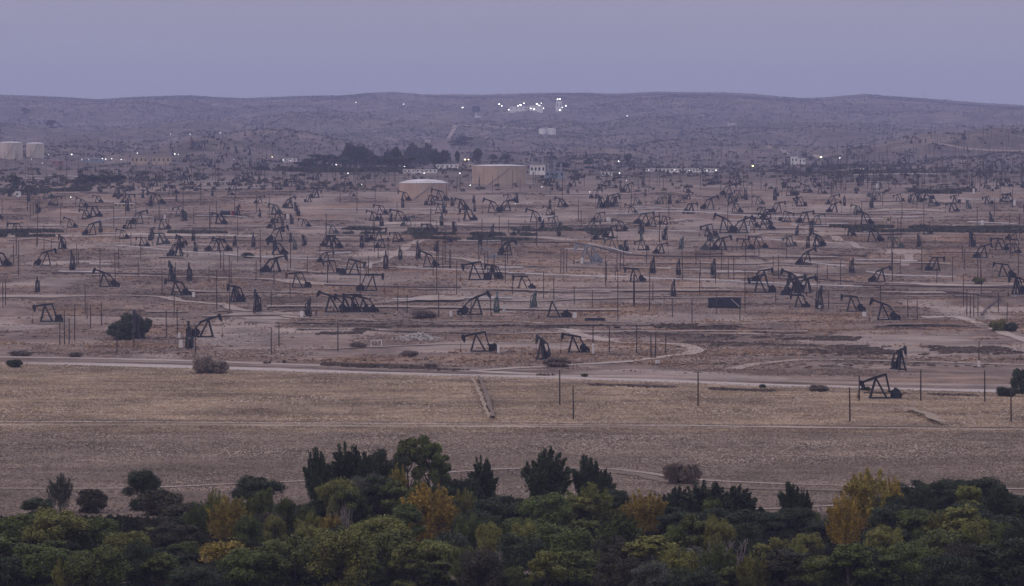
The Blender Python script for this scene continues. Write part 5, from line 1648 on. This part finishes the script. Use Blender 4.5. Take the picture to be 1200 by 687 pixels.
for (px, py, sz) in LAMPS:
    z = "on the ridge plant" if py < 132 and 575 < px < 670 else "on the hillside" if py < 165 else "in the far lit yard by the cream tanks" if px < 300 else "beside the central grove" if px < 480 else \
        "around the tan tanks" if px < 650 else "along the long white sheds" if px < 860 else "at the foot of the far hills"
    zones[z] = zones.get(z, 0) + 1
    hh = 8 if sz >= 1 else 5
    # the lamp's foot stands on the ground where its post meets it
    yb = py + 3
    p = at(px, yb)
    for _ in range(12):
        top = ray_z(py, p[1])
        if top - p[2] > hh + .3: yb -= .25
        elif top - p[2] < hh - .6: yb += .25
        else: break
        p = at(px, yb)
    hgt = max(2.0, ray_z(py, p[1]) - p[2])
    col = "lamp_yellow" if px in (882, 962) else "lamp_warm" if px in (319, 545, 549, 566) else "lamp_white"
    word = {"lamp_yellow": "yellowish", "lamp_warm": "warm", "lamp_white": "white"}[col]
    size = "bright" if sz >= 1.2 else "small"
    t = thing("yard_lamp", f"{size} {word} lamp, {ORD[zones[z]-1]} from the left {z}", "lamp", tuple(p), 0, 1.0, "lit lamps of the far yards")
    obj("lamp_post", LPOST[hh], M["steel_grey"], t, scale=(1, 1, hgt / hh))
    rr_ = round((sz - .15) * (.8 if px < 360 else 1.0) * (0.62 if py > 135 else 0.7) * mpp(p[1]), 2)
    if rr_ not in LHEAD:
        LHEAD[rr_] = lamp_head(rr_)
    obj("lamp_head", LHEAD[rr_], M[col], t, (0, -.9, hgt))
    if px in (610, 629, 654, 600, 545, 962):
        pl = bpy.data.lights.new("lamp_light", 'POINT'); pl.energy = 9000.0 if py < 135 else 2500.0; pl.shadow_soft_size = 1.0
        pl.color = (0.95, 1.0, 0.85) if py < 135 else (1.0, 0.8, 0.5)
        lo = bpy.data.objects.new("lamp_light", pl); C.objects.link(lo); lo.parent = t; lo.location = (0, -6, hgt)
    obj("lamp_arm", LARM, M["steel_grey"], t, (0, 0, hgt - .1))

# masts along the ridge
for i, (px, yt, yb) in enumerate([(578, 108, 128), (595, 103, 128), (676, 106, 126), (688, 104, 128), (730, 107, 128), (738, 112, 132), (770, 112, 134), (820, 103, 118), (488, 108, 124), (376, 110, 124), (858, 106, 116), (632, 106, 124)]):
    p = at(px, yb); h = ray_z(yt, p[1]) - p[2]
    t = thing("lattice_mast", f"thin tall mast on the ridge, {ORD[sorted([578, 595, 676, 688, 730, 738, 770, 820, 488, 376, 858, 632]).index(px)]} from the left", "mast", tuple(p), 0, 1, "masts on the ridge")
    for k in range(3):
        a = R(90 + 120 * k)
        obj("mast_leg", MB().beam((math.cos(a) * .8, math.sin(a) * .8, -1), (math.cos(a) * .2, math.sin(a) * .2, h), .16, .16).mesh("mast_leg"), M["steel_grey"], t)
    br = MB()
    for k in range(int(h / 3)):
        q = .8 - .6 * (k * 3) / h
        for j in range(3):
            a, b = R(90 + 120 * j), R(210 + 120 * j)
            br.beam((math.cos(a) * q, math.sin(a) * q, k * 3), (math.cos(b) * q, math.sin(b) * q, k * 3 + 2.6), .08, .08)
    obj("mast_bracing", br.mesh("mast_bracing"), M["steel_grey"], t)


# ------------------------------------------------------------------ grass and scrub nobody could count
def scatter(n, y0, y1, xw=0.15):
    Y = np.sqrt(rng.uniform(y0 ** 2, y1 ** 2, n)); X = rng.uniform(-1, 1, n) * (Y * xw + 15)
    return X, Y


def tufts(name, X, Y, hgt, wid, m, label, blades=2):
    n = len(X); Z = ground_z(X, Y)
    Vv, Ff = [], []
    for b in range(blades):
        a = rng.uniform(0, math.pi, n); h = hgt * rng.uniform(.5, 1.4, n); w = wid * rng.uniform(.6, 1.4, n)
        dx, dy = np.cos(a) * w / 2, np.sin(a) * w / 2
        ox = rng.normal(0, wid * .4, n); oy = rng.normal(0, wid * .4, n); lx = rng.normal(0, .3, n) * h; ly = rng.normal(0, .3, n) * h
        V = np.stack([np.stack([X + ox - dx, Y + oy - dy, Z - .05], 1), np.stack([X + ox + dx, Y + oy + dy, Z - .05], 1),
                      np.stack([X + ox + dx * .8 + lx, Y + oy + dy * .8 + ly, Z + h], 1), np.stack([X + ox - dx * .8 + lx, Y + oy - dy * .8 + ly, Z + h * .8], 1)], 1)
        Ff.append(np.arange(4 * n).reshape(n, 4) + 4 * n * b); Vv.append(V.reshape(-1, 3))
    o = obj(name, np_mesh(name, np.vstack(Vv), np.vstack(Ff)), m)
    o["kind"] = "stuff"; o["label"] = label; o["category"] = "grass" if "grass" in name else "scrub"
    return o


M["grass_dry"] = dirt_mat("dry_grass", (0.285, 0.220, 0.155), (0.425, 0.332, 0.24), 1.2, 0.34)
M["grass_dull"] = dirt_mat("dull_stubble", (0.175, 0.14, 0.11), (0.265, 0.213, 0.163), 1.2, 0.28)
M["grass_field"] = dirt_mat("field_grass", (0.125, 0.092, 0.074), (0.32, 0.238, 0.182), 0.9, 0.35)
M["scrub"] = dirt_mat("grey_scrub", (0.075, 0.06, 0.05), (0.17, 0.133, 0.105), 0.3)
M["scrub_hill"] = dirt_mat("hill_scrub", (0.035, 0.034, 0.03), (0.10, 0.088, 0.072), 0.2)
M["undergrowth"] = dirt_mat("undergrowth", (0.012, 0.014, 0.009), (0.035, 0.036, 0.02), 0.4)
M["scrub_green"] = dirt_mat("green_scrub", (0.035, 0.04, 0.028), (0.085, 0.085, 0.06), 0.2)
M["scrub_rust"] = dirt_mat("rusty_grass", (0.20, 0.125, 0.075), (0.33, 0.215, 0.13), 0.3)

def fade(X, Y):
    return rng.uniform(size=len(X)) < 1 - smooth(.124, .17, np.abs(X) / Y)


X, Y = scatter(285000, 1045, 1445, .155)
k = fade(X, Y) & (Y < 1332 - 0.617 * X - 12) & (np.abs(Y - 1072 + .03 * X) > 4)
tufts("meadow_grass", X[k], Y[k], .21, .5, M["grass_dry"], "dry straw-coloured grass of the meadow before the road", 1)
X, Y = scatter(205000, 770, 1090, .155)
k = fade(X, Y) & (Y < 1068 - .03 * X)
tufts("stubble_grass", X[k], Y[k], .15, .42, M["grass_dull"], "dull brown stubble between the farm track and the trees", 1)
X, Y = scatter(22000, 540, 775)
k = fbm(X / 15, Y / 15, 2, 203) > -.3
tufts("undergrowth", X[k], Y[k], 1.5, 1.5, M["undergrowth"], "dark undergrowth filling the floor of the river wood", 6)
# field scrub: on banks and in patches
X, Y = scatter(150000, 1380, 3300)
w2 = Y + 26 * fbm(X / 130, Y / 200, 3, 21) + 0.10 * X
bk = ((w2 / 62.0) % 1.0) < 0.2
pr = smooth(.1, .5, fbm(X / 55, Y / 90, 4, 91)) * .45 + bk * smooth(-.3, .3, fbm(X / 60, Y / 200, 2, 92)) * .4
pr = pr * (1 - smooth(0.3, 0.6, attr_at(pad, X, Y)))
k = (rng.uniform(size=len(X)) < pr) & (Y > 1332 - 0.617 * X + 60)
tufts("field_scrub", X[k], Y[k], .36, 1.5, M["scrub"], "low dark scrub on banks and in patches of the well field", 3)
X, Y = scatter(260000, 1330, 2500, .150)
k = fade(X, Y) & (Y > 1332 - 0.617 * X + 50) & (fbm(X / 38, Y / 70, 4, 210) > -.16) & (rng.uniform(size=len(X)) > .85 * smooth(.25, .6, attr_at(pad, X, Y)))
tufts("field_grass", X[k], Y[k], .26, .8, M["grass_field"], "thin brown dry grass and weeds between the wells", 1)
X, Y = scatter(90000, 1380, 2600)
pr = smooth(.08, .4, fbm(X / 45, Y / 60, 4, 111)) * .5
k = (rng.uniform(size=len(X)) < pr) & (Y > 1332 - 0.617 * X + 40)
tufts("rusty_grass", X[k], Y[k], .45, .9, M["scrub_rust"], "rusty dry grass in patches among the wells", 2)
X, Y = scatter(170000, 3300, 13400, .123)
pr = smooth(-.1, .35, fbm(X / 170, Y / 330, 4, 95)) * .6 + .08
k = rng.uniform(size=len(X)) < pr
tufts("hill_scrub", X[k], Y[k], 2.0, 3.4, M["scrub_hill"], "dark scrub dotting the far hills", 2)


def band(name, pts, depth, n, hgt, wid, m, label):
    P = px_to_world(pts)[:, :2]
    seg = rng.integers(0, len(P) - 1, n); f = rng.uniform(size=n)[:, None]
    Q = P[seg] * (1 - f) + P[seg + 1] * f
    X = Q[:, 0] + rng.normal(0, min(2, depth * .3), n); Y = Q[:, 1] + rng.uniform(-.5, .5, n) * depth
    kk = fbm(X / 14, Y / 30, 3, 300) > .0
    return tufts(name, X[kk], Y[kk], hgt, wid, m, label, 5)


band("scrub_band", [(-20, 274), (30, 273), (62, 274)], 70, 1100, 1.9, 2.2, M["scrub_green"], "dark green scrub band at the far edge of view, by the hedge track")
band("scrub_band", [(170, 274), (215, 273), (262, 274)], 26, 420, 1.3, 2.0, M["scrub_green"], "green scrub band before the far truck")
band("scrub_band", [(410, 271), (470, 273), (540, 277), (620, 277)], 95, 1700, 1.8, 2.3, M["scrub_green"], "long dark scrub band across the middle distance")
band("scrub_band", [(605, 270), (660, 270), (705, 273)], 30, 450, 1.4, 2.0, M["scrub_green"], "scrub band on the bare rise")
band("scrub_band", [(980, 268), (1060, 270), (1140, 271), (1210, 270)], 90, 1600, 1.7, 2.3, M["scrub_green"], "long dark scrub band toward the far edge of view")
band("scrub_band", [(0, 226), (50, 226), (100, 223)], 40, 1600, 2.2, 2.4, M["scrub_green"], "hazy hedge below the far lit yard")
band("scrub_band", [(300, 200), (400, 201), (470, 201)], 50, 1800, 3.0, 3.0, M["scrub_green"], "dark undergrowth at the foot of the central grove")
band("scrub_band", [(1070, 226), (1150, 226)], 40, 900, 2.4, 2.6, M["scrub_green"], "hazy scrub band under the far hills")
band("scrub_band", [(730, 391), (900, 396), (1000, 398)], 26, 700, .6, 1.4, M["scrub"], "dark scrub line inside the track loop")
band("scrub_band", [(800, 404), (950, 410), (1100, 412), (1180, 410)], 70, 1000, .5, 1.6, M["scrub"], "dark weedy ground between loop and road")
band("scrub_band", [(380, 392), (480, 383), (600, 384), (720, 384), (860, 384)], 14, 1100, .7, 1.4, M["scrub"], "dark scrub along the long bank behind the road")

band("ditch_weed", [(561, 444), (567, 458), (573, 476), (578, 492)], .4, 320, .5, .3, M["scrub"], "dark weeds lining the ditch across the meadow")
band("ditch_weed", [(560, 443), (566, 444), (572, 444)], 3, 60, 1.6, 1.0, M["scrub_green"], "green weeds at the head of the meadow ditch")

band("scrub_band", [(296, 425.5), (350, 427.5), (420, 430), (480, 432)], 9, 900, .9, .9, M["scrub"], "ragged scrub hedge along the far side of the road")
band("scrub_band", [(480, 432), (560, 436), (640, 440)], 5, 260, .6, .8, M["scrub"], "thin weeds along the far side of the road")
band("scrub_band", [(700, 452), (900, 459), (1200, 466)], 6, 700, .5, .8, M["scrub"], "thin weeds along the near side of the road")

# ------------------------------------------------------------------ haze
hz = MB().box(-3000, 3000, -140, 16250, float(GZ.min()) - 2.0, 420).mesh("haze")
hm_ = bpy.data.materials.new("haze"); hm_.use_nodes = True
ht = hm_.node_tree
for n in list(ht.nodes):
    ht.nodes.remove(n)
ho = ht.nodes.new("ShaderNodeOutputMaterial")
pv = ht.nodes.new("ShaderNodeVolumePrincipled")
pv.inputs["Color"].default_value = (0.55, 0.61, 0.96, 1)
pv.inputs["Density"].default_value = 5.4e-5
pv.inputs["Anisotropy"].default_value = 0.0
ht.links.new(pv.outputs[0], ho.inputs["Volume"])
hz.materials.append(hm_)
haze = bpy.data.objects.new("haze", hz)
C.objects.link(haze)
haze["kind"] = "stuff"; haze["label"] = "thin violet evening haze over the whole field"; haze["category"] = "haze"
